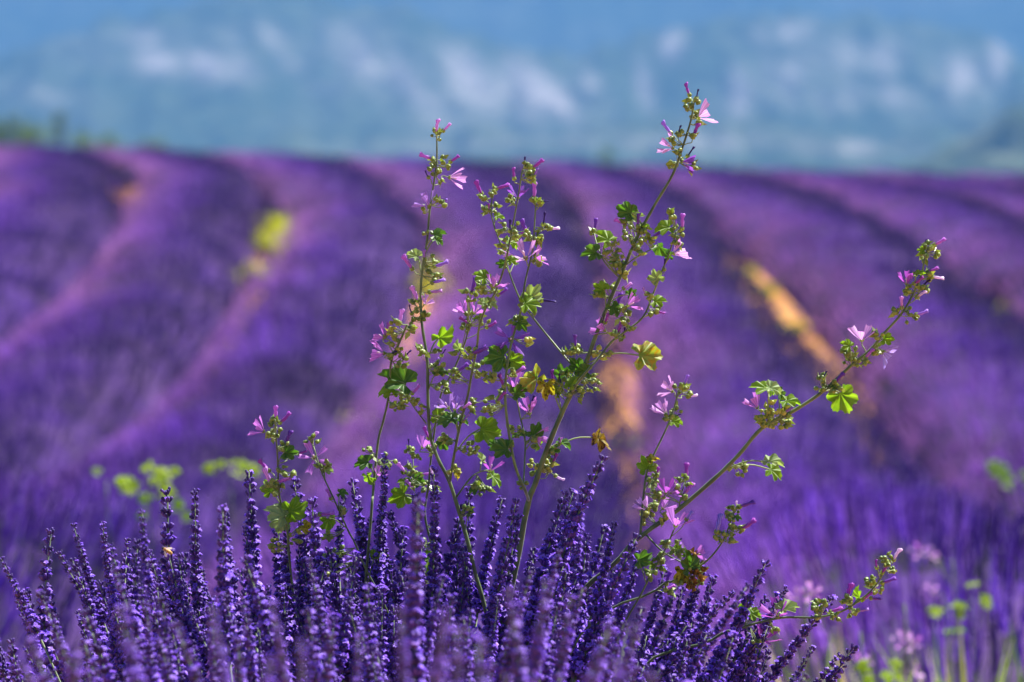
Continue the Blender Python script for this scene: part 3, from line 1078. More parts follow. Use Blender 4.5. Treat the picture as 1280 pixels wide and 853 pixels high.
# --- two entwined tall stems left of the centre
Mallow('tall mallow of two upright pink flowered stems joined low down, left of the tallest plant',
    [dict(p=[(590, 701), (579, 658), (562, 603), (548, 575), (538, 545), (535, 500), (534, 450), (528, 410), (526, 380), (527, 345), (534, 300), (537, 265), (543, 225), (546, 200), (546, 170)], w=(6.5, 2.4), y=2.60),
     dict(p=[(562, 603), (568, 567), (576, 527), (584, 498), (589, 471), (596, 435), (599, 409), (607, 386), (619, 366), (630, 335), (637, 303), (642, 277), (648, 244), (653, 212)], w=(4.5, 2.2), y=2.585, join=1),
     dict(p=[(572, 627), (588, 598), (600, 590), (610, 588)], w=(3, 2), y=2.59, join=1)],
    [('R', 545, 159, 16, 95, 'pale'), ('R', 557, 160, 13, 50, 'pale'), ('C', 546, 171, 6, 9), ('R', 535, 197, 17, 155, 'pink'), ('C', 548, 199, 4, 8), ('R', 567, 199, 14, 40, 'magenta'), ('C', 556, 207, 3, 6), ('C', 540, 217, 4, 9),
     ('F', 567, 223, 32, -10, .2, 'pale'), ('R', 534, 220, 9, 130, 'dark'), ('C', 553, 222, 5, 8), ('F', 533, 253, 32, 130, .1, 'lilac'), ('R', 553, 251, 10, 20, 'lilac'), ('C', 546, 257, 5, 9), ('C', 532, 261, 4, 6),
     ('C', 534, 294, 2, 5), ('L', 549, 293, 22, 20, 'dark'), ('L', 548, 302, 17, -30, 'dark'),
     ('L', 516, 319, 22, 160, 'pale'), ('R', 510, 330, 20, 130, 'pink'), ('R', 530, 320, 14, 100, 'lilac'), ('C', 535, 328, 7, 12), ('R', 550, 331, 18, 15, 'lilac'), ('C', 543, 345, 6, 10), ('R', 546, 351, 16, 25, 'lilac'), ('R', 543, 364, 16, 10, 'pale'),
     ('R', 519, 368, 20, 110, 'pale'), ('C', 520, 384, 6, 9), ('F', 532, 378, 20, 60, .5, 'pale'), ('C', 533, 396, 6, 9), ('R', 513, 389, 11, 120, 'dark'), ('C', 522, 402, 3, 7), ('C', 529, 437, 4, 7),
     ('L', 556, 418, 34, 35, 'bright', (533, 452)), ('C', 545, 442, 3, 7), ('R', 553, 442, 9, 70, 'dark'), ('R', 535, 454, 14, 140, 'white'), ('C', 550, 461, 8, 13), ('R', 548, 455, 14, 90, 'lilac'), ('C', 570, 470, 6, 11), ('L', 552, 466, 22, 0, 'dark'), ('C', 553, 484, 6, 9), ('C', 527, 508, 6, 9, 'yellow'),
     ('L', 551, 518, 28, 70, 'bright'),
     ('R', 671, 205, 17, 45, 'magenta'), ('R', 656, 205, 12, 110, 'dark'), ('C', 656, 213, 7, 12), ('R', 642, 219, 13, 100, 'magenta'), ('R', 669, 217, 10, 60, 'lilac'), ('C', 663, 225, 4, 6), ('F', 648, 243, 26, 85, .2, 'violet'), ('C', 637, 253, 6, 8),
     ('C', 629, 286, 4, 6), ('R', 637, 284, 14, 95, 'dark'), ('C', 646, 291, 8, 12), ('R', 652, 293, 15, 35, 'magenta'), ('L', 640, 305, 22, -30, 'bright'), ('C', 630, 308, 5, 8), ('L', 641, 325, 16, 10, 'bright'),
     ('C', 606, 361, 7, 10), ('F', 619, 355, 28, 60, .2, 'pink'), ('R', 627, 366, 14, 30, 'violet'), ('L', 601, 345, 24, 150, 'bright'), ('L', 614, 381, 22, -20, 'pale'), ('L', 603, 378, 18, 130, 'pale'), ('C', 618, 365, 5, 8),
     ('R', 598, 438, 22, 30, 'violet'), ('C', 588, 441, 5, 8), ('L', 573, 432, 18, 110, 'pale'), ('C', 577, 441, 4, 8), ('C', 596, 463, 7, 12), ('C', 601, 470, 6, 9), ('R', 577, 460, 16, 40, 'violet'),
     ('F', 558, 506, 28, 120, .2, 'lilac'), ('F', 570, 508, 28, 70, .1, 'lilac'), ('L', 558, 526, 30, 190, 'dark'), ('R', 581, 508, 14, 40, 'pale'), ('C', 589, 506, 6, 8), ('C', 556, 520, 6, 12), ('L', 577, 526, 22, -10, 'dark'), ('R', 581, 523, 12, 60, 'lilac'),
     ('L', 612, 539, 40, -12, 'bright', (572, 560), (.1, -1, .35)), ('C', 585, 562, 8, 10), ('C', 557, 550, 7, 10), ('L', 555, 556, 20, -60, 'dark'),
     ('F', 614, 584, 30, 75, .3, 'magenta'), ('L', 620, 600, 26, -45, 'bright'), ('L', 601, 572, 18, 100, 'pale'), ('C', 600, 606, 9, 13), ('L', 594, 612, 22, 200, 'dark'), ('C', 565, 585, 4, 8, 'yellow'), ('L', 570, 592, 20, -50, 'yellow'), ('C', 584, 640, 4, 8), ('L', 588, 638, 16, 60, 'dark')])

# --- slimmer stem leaning across them
Mallow('slim dark mallow stem tipped by a pink flower pair, crossing the two upright stems',
    [dict(p=[(545, 710), (543, 688), (536, 668), (531, 640), (536, 605), (538, 580), (542, 547), (547, 514), (553, 488), (566, 465), (581, 429), (586, 408)], w=(4.2, 2.4), y=2.63),
     dict(p=[(533, 650), (519, 620), (517, 590), (516, 565)], w=(2.4, 1.8), y=2.63, join=1)],
    [('C', 584, 400, 7, 13), ('F', 579, 388, 24, 118, .2, 'pink'), ('F', 596, 388, 28, 55, .3, 'pink'), ('R', 582, 402, 14, 140, 'magenta'), ('R', 591, 358, 20, 80, 'violet'), ('C', 589, 372, 6, 9), ('C', 604, 401, 5, 8), ('R', 613, 407, 14, 25, 'magenta'), ('L', 597, 398, 14, 30, 'bright'),
     ('C', 539, 560, 6, 9), ('F', 530, 556, 26, 60, .2, 'pink'), ('R', 533, 543, 15, 120, 'magenta'), ('R', 511, 556, 11, 90, 'dark'), ('C', 514, 564, 5, 8), ('C', 520, 570, 4, 8),
     ('L', 498, 622, 32, 200, 'bright', (531, 640)), ('C', 515, 592, 8, 11), ('R', 503, 586, 15, 125, 'pale'), ('R', 531, 592, 12, 20, 'pink'), ('L', 522, 600, 26, -20, 'dark'), ('L', 505, 602, 22, 170, 'bright'), ('C', 541, 610, 6, 9), ('C', 526, 606, 7, 12), ('R', 540, 592, 12, 110, 'white'), ('R', 513, 606, 14, 130, 'pale'),
     ('C', 534, 685, 9, 14), ('L', 536, 706, 26, -95, 'bright'), ('L', 530, 695, 22, 160, 'bright'), ('C', 541, 656, 4, 7), ('R', 524, 676, 12, 150, 'pale'), ('C', 533, 722, 8, 12)])

# --- pale crooked stem at far left of the tall group
Mallow('pale crooked mallow stem with one large dark green leaf, leftmost of the tall ones',
    [dict(p=[(464, 645), (466, 620), (468, 596), (473, 550), (479, 527), (486, 494), (489, 452), (499, 429), (509, 406)], w=(4.2, 3.2), y=2.6),
     dict(p=[(486, 494), (505, 494), (518, 510), (533, 530)], w=(2.2, 2.0), y=2.6, join=1)],
    [('R', 500, 397, 19, 88, 'pale'), ('C', 500, 404, 3, 5), ('C', 492, 412, 8, 10, 'yellow'), ('C', 513, 413, 6, 8), ('F', 476, 420, 30, 150, .1, 'pink'), ('F', 475, 441, 32, 170, .1, 'pink'), ('R', 484, 413, 18, 70, 'pink'), ('C', 493, 426, 5, 8), ('R', 507, 444, 13, 60, 'dark'), ('C', 501, 453, 6, 9), ('C', 487, 446, 4, 7), ('R', 489, 442, 11, 30, 'dark'), ('C', 497, 439, 5, 8, 'yellow'),
     ('L', 494, 474, 50, 152, 'dark', (488, 478), (.25, -.85, .5)), ('L', 484, 489, 30, 190, 'bright'), ('C', 497, 507, 8, 10), ('R', 519, 488, 14, 45, 'pink'), ('C', 512, 497, 4, 6), ('C', 504, 500, 4, 8),
     ('L', 453, 580, 26, 190, 'dark'), ('C', 460, 568, 6, 9), ('L', 462, 600, 22, -60, 'bright'), ('F', 474, 592, 20, 60, .4, 'pink'), ('C', 484, 576, 7, 12), ('L', 480, 580, 20, 40, 'pale'), ('C', 472, 700, 6, 10), ('L', 470, 690, 18, 70, 'bright')])

# --- short ones on the left
Mallow('short leafy mallow on the left with round pale leaves low down, magenta buds above',
    [dict(p=[(362, 700), (358, 657), (349, 618), (347, 572), (345, 545), (344, 525)], w=(3.6, 2.2), y=2.56)],
    [('F', 325, 537, 30, 150, .2, 'pink'), ('R', 344, 518, 18, 95, 'pink'), ('R', 355, 524, 17, 40, 'magenta'), ('C', 346, 534, 8, 12), ('R', 358, 549, 18, 80, 'violet'), ('C', 352, 560, 6, 9), ('L', 363, 566, 24, 0, 'dark'), ('R', 376, 566, 12, 10, 'magenta'), ('C', 341, 546, 4, 6), ('R', 331, 584, 17, 140, 'magenta'), ('R', 335, 599, 22, 120, 'pale'), ('R', 353, 600, 18, 20, 'pink'),
     ('C', 356, 590, 7, 11), ('C', 338, 604, 6, 9), ('L', 336, 609, 24, 115, 'bright'), ('C', 349, 614, 5, 8), ('L', 346, 640, 36, 150, 'pale'), ('L', 371, 636, 36, 20, 'bright'), ('L', 350, 656, 28, -100, 'pale'), ('C', 347, 682, 8, 10, 'yellow'), ('C', 368, 672, 6, 10, 'yellow'), ('C', 360, 645, 4, 9), ('L', 384, 660, 20, -30, 'yellow')])
Mallow('small mallow with one starry pink flower, just right of the short leafy one',
    [dict(p=[(452, 700), (434, 661), (416, 621), (401, 588), (392, 558)], w=(3.0, 2.0), y=2.58)],
    [('R', 391, 547, 14, 70, 'pale'), ('C', 390, 553, 6, 8), ('F', 393, 573, 32, 100, .85, 'pink'), ('C', 405, 585, 6, 8), ('L', 410, 588, 18, -10, 'pale'), ('R', 412, 619, 13, 110, 'pink'), ('R', 407, 642, 18, 10, 'pink'), ('L', 410, 656, 26, -90, 'bright'), ('C', 428, 640, 4, 6), ('L', 429, 617, 16, 0, 'dark'), ('C', 412, 668, 6, 9), ('L', 411, 700, 24, -80, 'pale'), ('C', 408, 715, 7, 11, 'yellow'), ('C', 427, 690, 5, 9)])

# --- the tallest plant
Mallow('tallest mallow, its thick stem leaning right up to a pale pink flower',
    [dict(p=[(649, 688), (661, 626), (669, 605), (682, 566), (699, 524), (715, 490), (732, 455), (745, 419), (761, 379), (778, 340), (795, 300), (818, 257), (841, 218), (854, 182), (864, 149), (868, 124)], w=(9.5, 2.6), y=2.60),
     dict(p=[(712, 494), (728, 471), (748, 448), (764, 428), (781, 415), (804, 396), (817, 366), (830, 333), (838, 312), (845, 290)], w=(4.0, 2.2), y=2.57, join=1),
     dict(p=[(712, 456), (686, 422), (663, 393), (650, 374), (637, 342), (629, 313), (619, 287), (614, 264), (616, 243)], w=(3.2, 2.2), y=2.63, join=1),
     dict(p=[(660, 632), (656, 612), (645, 586), (637, 547), (632, 507), (632, 475), (637, 439), (642, 419), (650, 393), (657, 350), (666, 312), (668, 284), (670, 250)], w=(5.0, 2.2), y=2.56, join=1),
     dict(p=[(657, 602), (656, 575), (656, 547), (650, 520), (646, 498)], w=(3.0, 2.0), y=2.57, join=1),
     dict(p=[(778, 335), (795, 322), (810, 314), (822, 308)], w=(2.4, 1.8), y=2.6, join=1),
     dict(p=[(770, 350), (756, 328), (746, 305), (742, 288)], w=(2.4, 1.8), y=2.6, join=1)],
    [('R', 859, 114, 15, 120, 'magenta'), ('R', 871, 119, 11, 85, 'dark'), ('C', 866, 125, 5, 8), ('C', 862, 138, 4, 7), ('F', 879, 144, 38, 25, .1, 'pale', 48), ('C', 868, 146, 5, 7), ('C', 869, 156, 3, 5), ('R', 834, 162, 17, 135, 'lilac'), ('R', 848, 165, 12, 90, 'dark'), ('C', 852, 167, 4, 5), ('F', 837, 183, 30, 150, .3, 'pale'), ('C', 843, 178, 4, 5),
     ('R', 868, 165, 18, 75, 'magenta'), ('C', 867, 172, 4, 6), ('F', 857, 204, 28, -10, .2, 'violet'), ('R', 862, 191, 14, 60, 'dark'), ('C', 845, 200, 5, 8), ('C', 836, 210, 2, 3), ('C', 866, 208, 3, 4), ('C', 848, 190, 3, 5),
     ('L', 781, 263, 30, 155, 'dark', (806, 285)), ('L', 795, 271, 24, 20, 'pale'), ('R', 776, 278, 15, 150, 'pink'), ('C', 785, 281, 6, 9), ('R', 797, 277, 15, 95, 'violet'), ('C', 789, 296, 7, 11), ('C', 806, 290, 7, 11), ('C', 812, 300, 5, 8), ('R', 817, 296, 14, 30, 'violet'), ('C', 798, 306, 6, 9), ('L', 805, 283, 18, 10, 'bright'),
     ('L', 755, 296, 30, 140, 'bright', (770, 350)), ('L', 738, 317, 28, 185, 'dark', (770, 350)), ('R', 744, 283, 15, 80, 'violet'), ('C', 741, 292, 3, 4), ('C', 766, 315, 9, 14), ('L', 770, 327, 24, 170, 'dark'), ('C', 795, 321, 6, 10), ('C', 780, 342, 4, 5, 'yellow'), ('R', 768, 310, 12, 150, 'white'), ('C', 775, 328, 6, 9),
     ('L', 829, 286, 28, 190, 'bright'), ('C', 841, 271, 5, 8), ('R', 853, 279, 18, 85, 'pink'), ('R', 844, 279, 12, 110, 'violet'), ('C', 848, 292, 6, 9), ('C', 845, 302, 5, 8), ('L', 828, 313, 26, -50, 'dark'), ('F', 847, 315, 32, 25, .1, 'pale', 50), ('R', 830, 332, 14, 90, 'dark'), ('L', 820, 345, 22, 120, 'pale'), ('L', 836, 318, 16, 100, 'dark'), ('C', 818, 350, 3, 6),
     ('L', 750, 360, 22, 150, 'bright'), ('C', 760, 366, 7, 10), ('C', 751, 369, 5, 7), ('R', 783, 358, 12, 40, 'pale'), ('L', 768, 388, 22, -60, 'dark'), ('R', 772, 377, 18, 90, 'violet'), ('F', 789, 380, 28, 25, .2, 'pink'), ('C', 780, 387, 6, 9), ('C', 785, 406, 5, 8), ('F', 752, 410, 30, 140, .1, 'pink'), ('R', 758, 399, 13, 70, 'magenta'), ('R', 773, 411, 15, 85, 'magenta'), ('C', 772, 421, 5, 7), ('R', 780, 417, 12, 80, 'dark'), ('C', 785, 412, 3, 6), ('C', 776, 392, 5, 8), ('L', 790, 366, 16, 30, 'dark'),
     ('L', 824, 376, 22, 10, 'bright'), ('C', 818, 388, 4, 6), ('R', 824, 390, 11, -20, 'magenta'), ('R', 806, 366, 9, 130, 'pale'), ('C', 812, 372, 3, 5),
     ('R', 719, 428, 15, 90, 'violet'), ('C', 722, 438, 6, 9), ('C', 708, 444, 4, 6), ('L', 720, 456, 26, 130, 'dark'), ('L', 702, 465, 24, 110, 'dark'), ('C', 745, 440, 6, 10, 'yellow'), ('C', 762, 443, 3, 4), ('C', 737, 478, 11, 13), ('L', 716, 478, 24, 60, 'bright'), ('L', 728, 464, 24, 170, 'dark'), ('C', 718, 491, 8, 11), ('R', 690, 473, 15, 110, 'magenta'), ('R', 700, 476, 12, 110, 'dark'), ('C', 697, 486, 7, 10), ('C', 711, 470, 6, 10), ('L', 694, 488, 20, 120, 'bright'),
     ('L', 811, 443, 42, 5, 'wrinkled', (737, 458), (.1, -.9, .5)), ('L', 662, 478, 40, 205, 'wrinkled', (715, 492)), ('L', 682, 487, 30, -95, 'yellow', (700, 520)), ('L', 754, 553, 32, -35, 'withered', (686, 566)),
     ('R', 598, 236, 19, 120, 'magenta'), ('R', 626, 233, 17, 30, 'magenta'), ('C', 616, 239, 6, 8), ('C', 606, 247, 4, 5), ('C', 612, 263, 5, 8), ('R', 611, 261, 9, 100, 'magenta'), ('L', 625, 271, 16, 0, 'bright'), ('C', 619, 263, 3, 6), ('C', 630, 318, 3, 5), ('L', 626, 330, 16, 170, 'dark'),
     ('R', 668, 240, 19, 85, 'pink'), ('C', 670, 256, 6, 8), ('R', 680, 252, 8, 30, 'dark'), ('R', 680, 275, 15, 80, 'dark'), ('C', 683, 286, 4, 6), ('R', 690, 285, 14, 15, 'white'), ('R', 656, 287, 20, 120, 'violet'), ('C', 668, 293, 8, 10), ('C', 675, 298, 5, 7),
     ('F', 655, 318, 40, 110, .5, 'pale', 60), ('F', 674, 321, 26, 20, .2, 'pink'), ('C', 668, 327, 5, 8), ('L', 640, 326, 18, 160, 'bright'), ('L', 667, 366, 30, 50, 'pale'), ('L', 664, 380, 30, 0, 'bright'), ('R', 684, 375, 18, 8, 'dark'), ('C', 655, 380, 6, 9), ('C', 668, 390, 3, 5), ('L', 652, 407, 22, -45, 'dark'), ('C', 648, 404, 5, 8),
     ('F', 639, 425, 36, 95, .97, 'violet', 78), ('C', 657, 427, 5, 7, 'yellow'), ('L', 620, 448, 36, 190, 'dark', (637, 460)), ('L', 645, 453, 30, -20, 'bright'), ('R', 646, 464, 17, 30, 'pink'), ('C', 620, 473, 4, 6), ('R', 627, 478, 15, 120, 'magenta'), ('F', 645, 482, 36, 60, .6, 'pink'), ('C', 636, 491, 8, 10), ('R', 625, 497, 15, 60, 'magenta'), ('C', 616, 508, 10, 12), ('C', 640, 470, 4, 8), ('L', 650, 490, 24, 20, 'dark'),
     ('F', 661, 512, 32, 100, .2, 'pink'), ('R', 664, 503, 14, 75, 'dark'), ('F', 673, 546, 28, -15, .3, 'pink'), ('C', 647, 537, 8, 11), ('L', 670, 538, 26, 60, 'dark'), ('L', 648, 545, 22, 180, 'dark'), ('C', 663, 553, 4, 7), ('L', 625, 561, 32, 175, 'dark', (645, 590)), ('L', 616, 555, 18, 130, 'dark'), ('C', 640, 560, 3, 6), ('L', 672, 556, 22, -80, 'bright'),
     ('C', 672, 590, 5, 8), ('L', 706, 556, 22, -20, 'dark'), ('R', 693, 574, 13, 60, 'magenta'), ('C', 688, 570, 5, 7), ('R', 698, 597, 12, -30, 'white'), ('C', 686, 588, 8, 10, 'yellow'), ('C', 669, 582, 4, 8, 'yellow'), ('R', 700, 552, 9, 80, 'pale'), ('C', 655, 610, 4, 7), ('L', 692, 562, 16, 200, 'dark')])

# --- long arching stem on the right with its upright side shoot
Mallow('long mallow stem arching far right, with a dense round yellow-green bud head partway along',
    [dict(p=[(776, 697), (806, 667), (848, 637), (898, 594), (924, 568), (953, 535), (990, 515), (1028, 490), (1064, 457), (1087, 438), (1104, 418), (1130, 388), (1150, 349), (1156, 323), (1160, 310)], w=(7.5, 2.4), y=2.60),
     dict(p=[(802, 670), (804, 624), (809, 588), (819, 565), (832, 538), (842, 512), (848, 488)], w=(4.0, 2.2), y=2.60, join=1),
     dict(p=[(803, 671), (829, 690), (852, 703), (866, 708)], w=(3.0, 2.0), y=2.58, join=1),
     dict(p=[(848, 637), (852, 618), (856, 602)], w=(2.4, 1.8), y=2.6, join=1)],
    [('F', 836, 487, 30, 150, .2, 'pale'), ('R', 857, 476, 13, 80, 'lilac'), ('C', 849, 486, 7, 9), ('C', 860, 493, 3, 5), ('R', 864, 495, 12, 0, 'white'), ('F', 829, 513, 30, 125, .2, 'pale'), ('C', 836, 524, 5, 6), ('C', 846, 515, 5, 7), ('L', 846, 528, 20, -10, 'bright'), ('R', 846, 520, 9, 40, 'dark'),
     ('L', 806, 580, 26, 110, 'bright'), ('L', 817, 574, 18, 20, 'yellow'), ('C', 817, 586, 6, 8), ('R', 822, 591, 12, 80, 'magenta'), ('C', 818, 599, 7, 9), ('L', 814, 607, 18, -80, 'pale'), ('F', 833, 612, 30, 80, .4, 'magenta'), ('F', 842, 615, 22, 30, .3, 'pink'), ('F', 832, 632, 30, 50, .2, 'pink'), ('C', 820, 620, 7, 9), ('F', 806, 634, 28, 130, .2, 'pale'), ('C', 816, 632, 6, 8), ('C', 813, 650, 11, 13, 'yellow'), ('C', 826, 648, 5, 8, 'yellow'),
     ('R', 858, 591, 19, 85, 'magenta'), ('C', 854, 603, 7, 8), ('R', 857, 613, 20, 65, 'pink'), ('C', 849, 612, 4, 5), ('C', 852, 625, 5, 6), ('R', 853, 630, 12, 60, 'dark'),
     ('C', 921, 585, 9, 11), ('L', 968, 578, 30, 0, 'pale', (905, 590), (0, -.35, 1)), ('L', 969, 591, 28, -30, 'bright', (905, 590)),
     ('F', 944, 506, 30, 125, .2, 'pink'), ('C', 968, 519, 34, 20, 'yellow'), ('C', 975, 525, 10, 12), ('C', 955, 522, 8, 10), ('L', 952, 484, 34, 160, 'bright'), ('L', 968, 487, 26, -20, 'pale'), ('L', 990, 502, 28, 0, 'bright'), ('R', 984, 513, 12, 40, 'lilac'), ('L', 975, 494, 20, -70, 'dark'),
     ('C', 1028, 480, 9, 11), ('R', 1030, 470, 10, 70, 'dark'), ('R', 1047, 474, 17, 55, 'violet'), ('L', 1055, 502, 40, -65, 'bright', (1028, 493)), ('C', 1042, 484, 5, 7), ('L', 1045, 485, 16, 10, 'dark'),
     ('F', 1077, 420, 34, 95, .2, 'pale', 52), ('L', 1058, 431, 18, 150, 'bright'), ('C', 1064, 443, 9, 11), ('C', 1075, 450, 6, 8), ('R', 1085, 443, 15, 55, 'pink'), ('F', 1108, 443, 32, -40, .2, 'blue', 50), ('C', 1098, 437, 7, 8), ('L', 1110, 424, 20, 0, 'bright'), ('C', 1097, 421, 5, 6), ('C', 1083, 455, 3, 5), ('C', 1062, 455, 3, 6),
     ('R', 1127, 379, 15, 95, 'pale'), ('C', 1121, 390, 4, 5), ('C', 1137, 393, 8, 10), ('R', 1151, 392, 15, 15, 'lilac'), ('F', 1133, 351, 28, 100, .2, 'magenta'), ('C', 1138, 364, 5, 6), ('R', 1147, 352, 14, 35, 'magenta'), ('R', 1154, 356, 15, 60, 'dark'), ('C', 1149, 366, 6, 8), ('R', 1150, 368, 13, 50, 'white'), ('L', 1150, 342, 18, 20, 'bright'), ('R', 1164, 338, 14, 25, 'magenta'), ('R', 1171, 346, 14, 5, 'white'), ('C', 1158, 347, 5, 7),
     ('C', 1160, 315, 14, 13), ('R', 1173, 303, 15, 35, 'pink'), ('L', 1152, 313, 13, 170, 'bright'), ('R', 1156, 304, 7, 90, 'dark')])
Mallow('short mallow stem topped by one pink flower just under the long arching stem',
    [dict(p=[(808, 730), (815, 716), (832, 686), (842, 663)], w=(3.0, 2.2), y=2.56)],
    [('F', 846, 652, 36, 75, .2, 'pink', 46), ('R', 860, 646, 12, 60, 'blue'), ('C', 843, 684, 8, 12), ('L', 852, 690, 22, -5, 'bright'), ('R', 848, 677, 10, 60, 'dark'), ('C', 834, 682, 4, 6), ('C', 820, 705, 7, 9), ('C', 816, 718, 7, 9), ('L', 805, 697, 28, 20, 'dark'), ('L', 814, 706, 18, 160, 'bright'), ('C', 827, 700, 4, 8)])
Mallow('mallow stem bending right to three violet buds, brown withered heads at its foot',
    [dict(p=[(820, 738), (840, 727), (862, 714), (884, 701), (904, 676), (914, 650), (918, 638)], w=(3.6, 2.2), y=2.58)],
    [('L', 861, 702, 32, 100, 'dark'), ('F', 852, 692, 28, 150, .2, 'lilac'), ('F', 872, 693, 24, 15, .2, 'pink'), ('C', 867, 694, 8, 8, 'brown'), ('C', 871, 703, 8, 9), ('C', 868, 722, 14, 15, 'brown'), ('C', 873, 720, 7, 10), ('L', 852, 720, 26, -95, 'yellow'), ('C', 855, 710, 5, 8, 'yellow'), ('R', 834, 724, 16, 80, 'violet'), ('L', 862, 730, 22, -60, 'withered'), ('C', 858, 728, 6, 10),
     ('R', 931, 630, 18, 30, 'violet'), ('R', 921, 632, 9, 110, 'white'), ('C', 917, 639, 8, 9), ('L', 922, 647, 14, -10, 'dark'), ('R', 934, 657, 20, 30, 'magenta'), ('C', 924, 662, 4, 5), ('C', 916, 655, 5, 6), ('C', 912, 666, 5, 6), ('R', 897, 656, 22, 80, 'blue'), ('C', 899, 671, 6, 8), ('C', 908, 677, 3, 5), ('R', 836, 735, 12, 30, 'pink'), ('C', 832, 740, 5, 8)])
Mallow('low mallow at the lower right reaching sideways out of the lavender to small magenta buds',
    [dict(p=[(890, 800), (918, 788), (950, 778), (981, 772), (1019, 772), (1048, 766), (1070, 754), (1093, 734), (1109, 708), (1115, 698)], w=(4.0, 2.2), y=2.58)],
    [('R', 1119, 694, 16, 75, 'white'), ('C', 1110, 701, 10, 10), ('R', 1095, 707, 10, 110, 'magenta'), ('R', 1106, 711, 16, 60, 'magenta'), ('C', 1113, 712, 4, 5), ('R', 1109, 726, 17, 25, 'violet'), ('C', 1090, 728, 6, 8), ('C', 1095, 738, 6, 8), ('R', 1083, 746, 15, 40, 'magenta'), ('L', 1073, 742, 22, 110, 'bright'), ('R', 1060, 740, 22, 85, 'magenta'), ('C', 1060, 753, 5, 6), ('C', 1066, 764, 6, 8), ('R', 1077, 763, 13, 0, 'lilac'), ('R', 1093, 748, 12, 0, 'violet'), ('C', 1026, 760, 9, 10), ('R', 1043, 762, 15, 30, 'magenta'), ('C', 1040, 773, 6, 7), ('C', 1024, 770, 5, 8),
     ('F', 970, 766, 38, 110, .3, 'magenta', 55), ('L', 986, 760, 32, 20, 'pale'), ('L', 932, 759, 22, 160, 'bright'), ('L', 943, 768, 22, -10, 'bright'), ('F', 957, 797, 34, 60, .4, 'magenta', 55), ('C', 945, 806, 5, 7), ('C', 965, 785, 5, 7)])


# ------------------------------------------------------------------ foreground lavender bush
def calyx_unit():
    V, Fs = lathe([(.35, 0), (.95, .35), (1.05, .8), (.8, 1.0)], 5)
    return V, Fs


CAV, CAF = calyx_unit()


def spike_mesh(var):
    """flower head of one spike: whorls of calyces with some open corollas; origin at the foot of the head, +Z up"""
    rnd = random.Random(100 + var)
    L = rnd.uniform(.10, .165)
    mb = MB()
    nw = int(L / .0058)
    bend = rnd.uniform(-.012, .012), rnd.uniform(-.012, .012)
    stage = rnd.uniform(.45, 1.0)
    for w in range(nw):
        t = (w + rnd.uniform(-.2, .2)) / nw
        t = max(0, t)
        z = L * (t ** .93)
        cx, cy = bend[0] * t * t, bend[1] * t * t
        n = rnd.choice((7, 8, 8)) if t < .75 else rnd.choice((4, 5))
        size = .0069 * (1 - .45 * t) * rnd.uniform(.9, 1.1)
        a0 = rnd.uniform(0, 6.28)
        if w == nw - 1:
            n += 1
        for k in range(n):
            a = a0 + 6.283 * k / n + rnd.uniform(-.25, .25)
            el = R(rnd.uniform(28, 62) + 20 * t)
            d = Vector((math.cos(a) * math.cos(el), math.sin(a) * math.cos(el), math.sin(el)))
            x, y, _ = frame(d, Vector((.2, .3, 1)))
            p = Vector((cx + math.cos(a) * .0014, cy + math.sin(a) * .0014, z + rnd.uniform(-.0015, .0015)))
            mb.add(CAV, CAF, 0, Matrix.Translation(p) @ m_from(Vector((0, 0, 0)), x * size * .26, y * size * .26, d * size))
            if rnd.random() < stage * (1 - .75 * t):
                q = p + d * size * .95
                cs = size * rnd.uniform(.38, .60)
                for j in range(5):
                    b = 6.283 * j / 5 + rnd.uniform(-.3, .3)
                    u = x * math.cos(b) + y * math.sin(b)
                    s = x * -math.sin(b) + y * math.cos(b)
                    tip = q + u * cs + d * cs * rnd.uniform(-.1, .45)
                    mid = q + u * cs * .5 + d * cs * .35
                    o = len(mb.V)
                    mb.V += [q.copy(), mid - s * cs * .42, tip, mid + s * cs * .42]
                    mb.F.append((o, o + 1, o + 2, o + 3)); mb.M.append(1)
    V, Fs = tube([Vector((bend[0] * t * t, bend[1] * t * t, L * t)) for t in (0, .35, .7, .97)], [.0012, .001, .0008, .0004], 5)
    mb.add(V, Fs, 2)
    return mb.mesh('flower_head', [M_CALYX, M_COROLLA, M_LSTEM], True), L


HEADS = [spike_mesh(v) for v in range(14)]
SV, SF = tube([Vector((0, 0, 0)), Vector((.002, .001, -.12)), Vector((-.004, -.003, -.26)), Vector((0, 0, -.42))], [.0012, .0013, .0015, .0018], 5)
STEM_ME = mesh_py('spike_stem', SV, SF, M_LSTEM)

bush_base = Vector((-.12, 2.35, float(ground_z(-.12, 2.35))))
bush = tag(empty('lavender_bush', bush_base), 'flowering lavender bush in the foreground, its dense violet spikes fanning out below the mallows', 'lavender bush')


def lean_at(px):
    return np.interp(px, [-60, 0, 120, 300, 520, 700, 850, 960, 1080], [-24, -20, -10, -5, 0, 10, 20, 30, 38])


def add_spike(px, py, Y, lean=None, s=None):
    k = random.randrange(len(HEADS))
    me, L = HEADS[k]
    tip = at(px, py, Y)
    ln = R((lean_at(px) if lean is None else lean) + random.gauss(0, 5.5))
    d = Vector((math.sin(ln), random.gauss(0, .12) + .10 * (Y - 2.3), math.cos(ln))).normalized()
    s = s or random.uniform(.75, 1.25)
    foot = tip - d * L * s
    x, y, z = frame(d, Vector((random.gauss(0, 1), random.gauss(0, 1), .1)))
    h = link('flower_spike', me, bush, m_from(foot - bush_base, x, y, z, s))
    link('stem', STEM_ME, h)


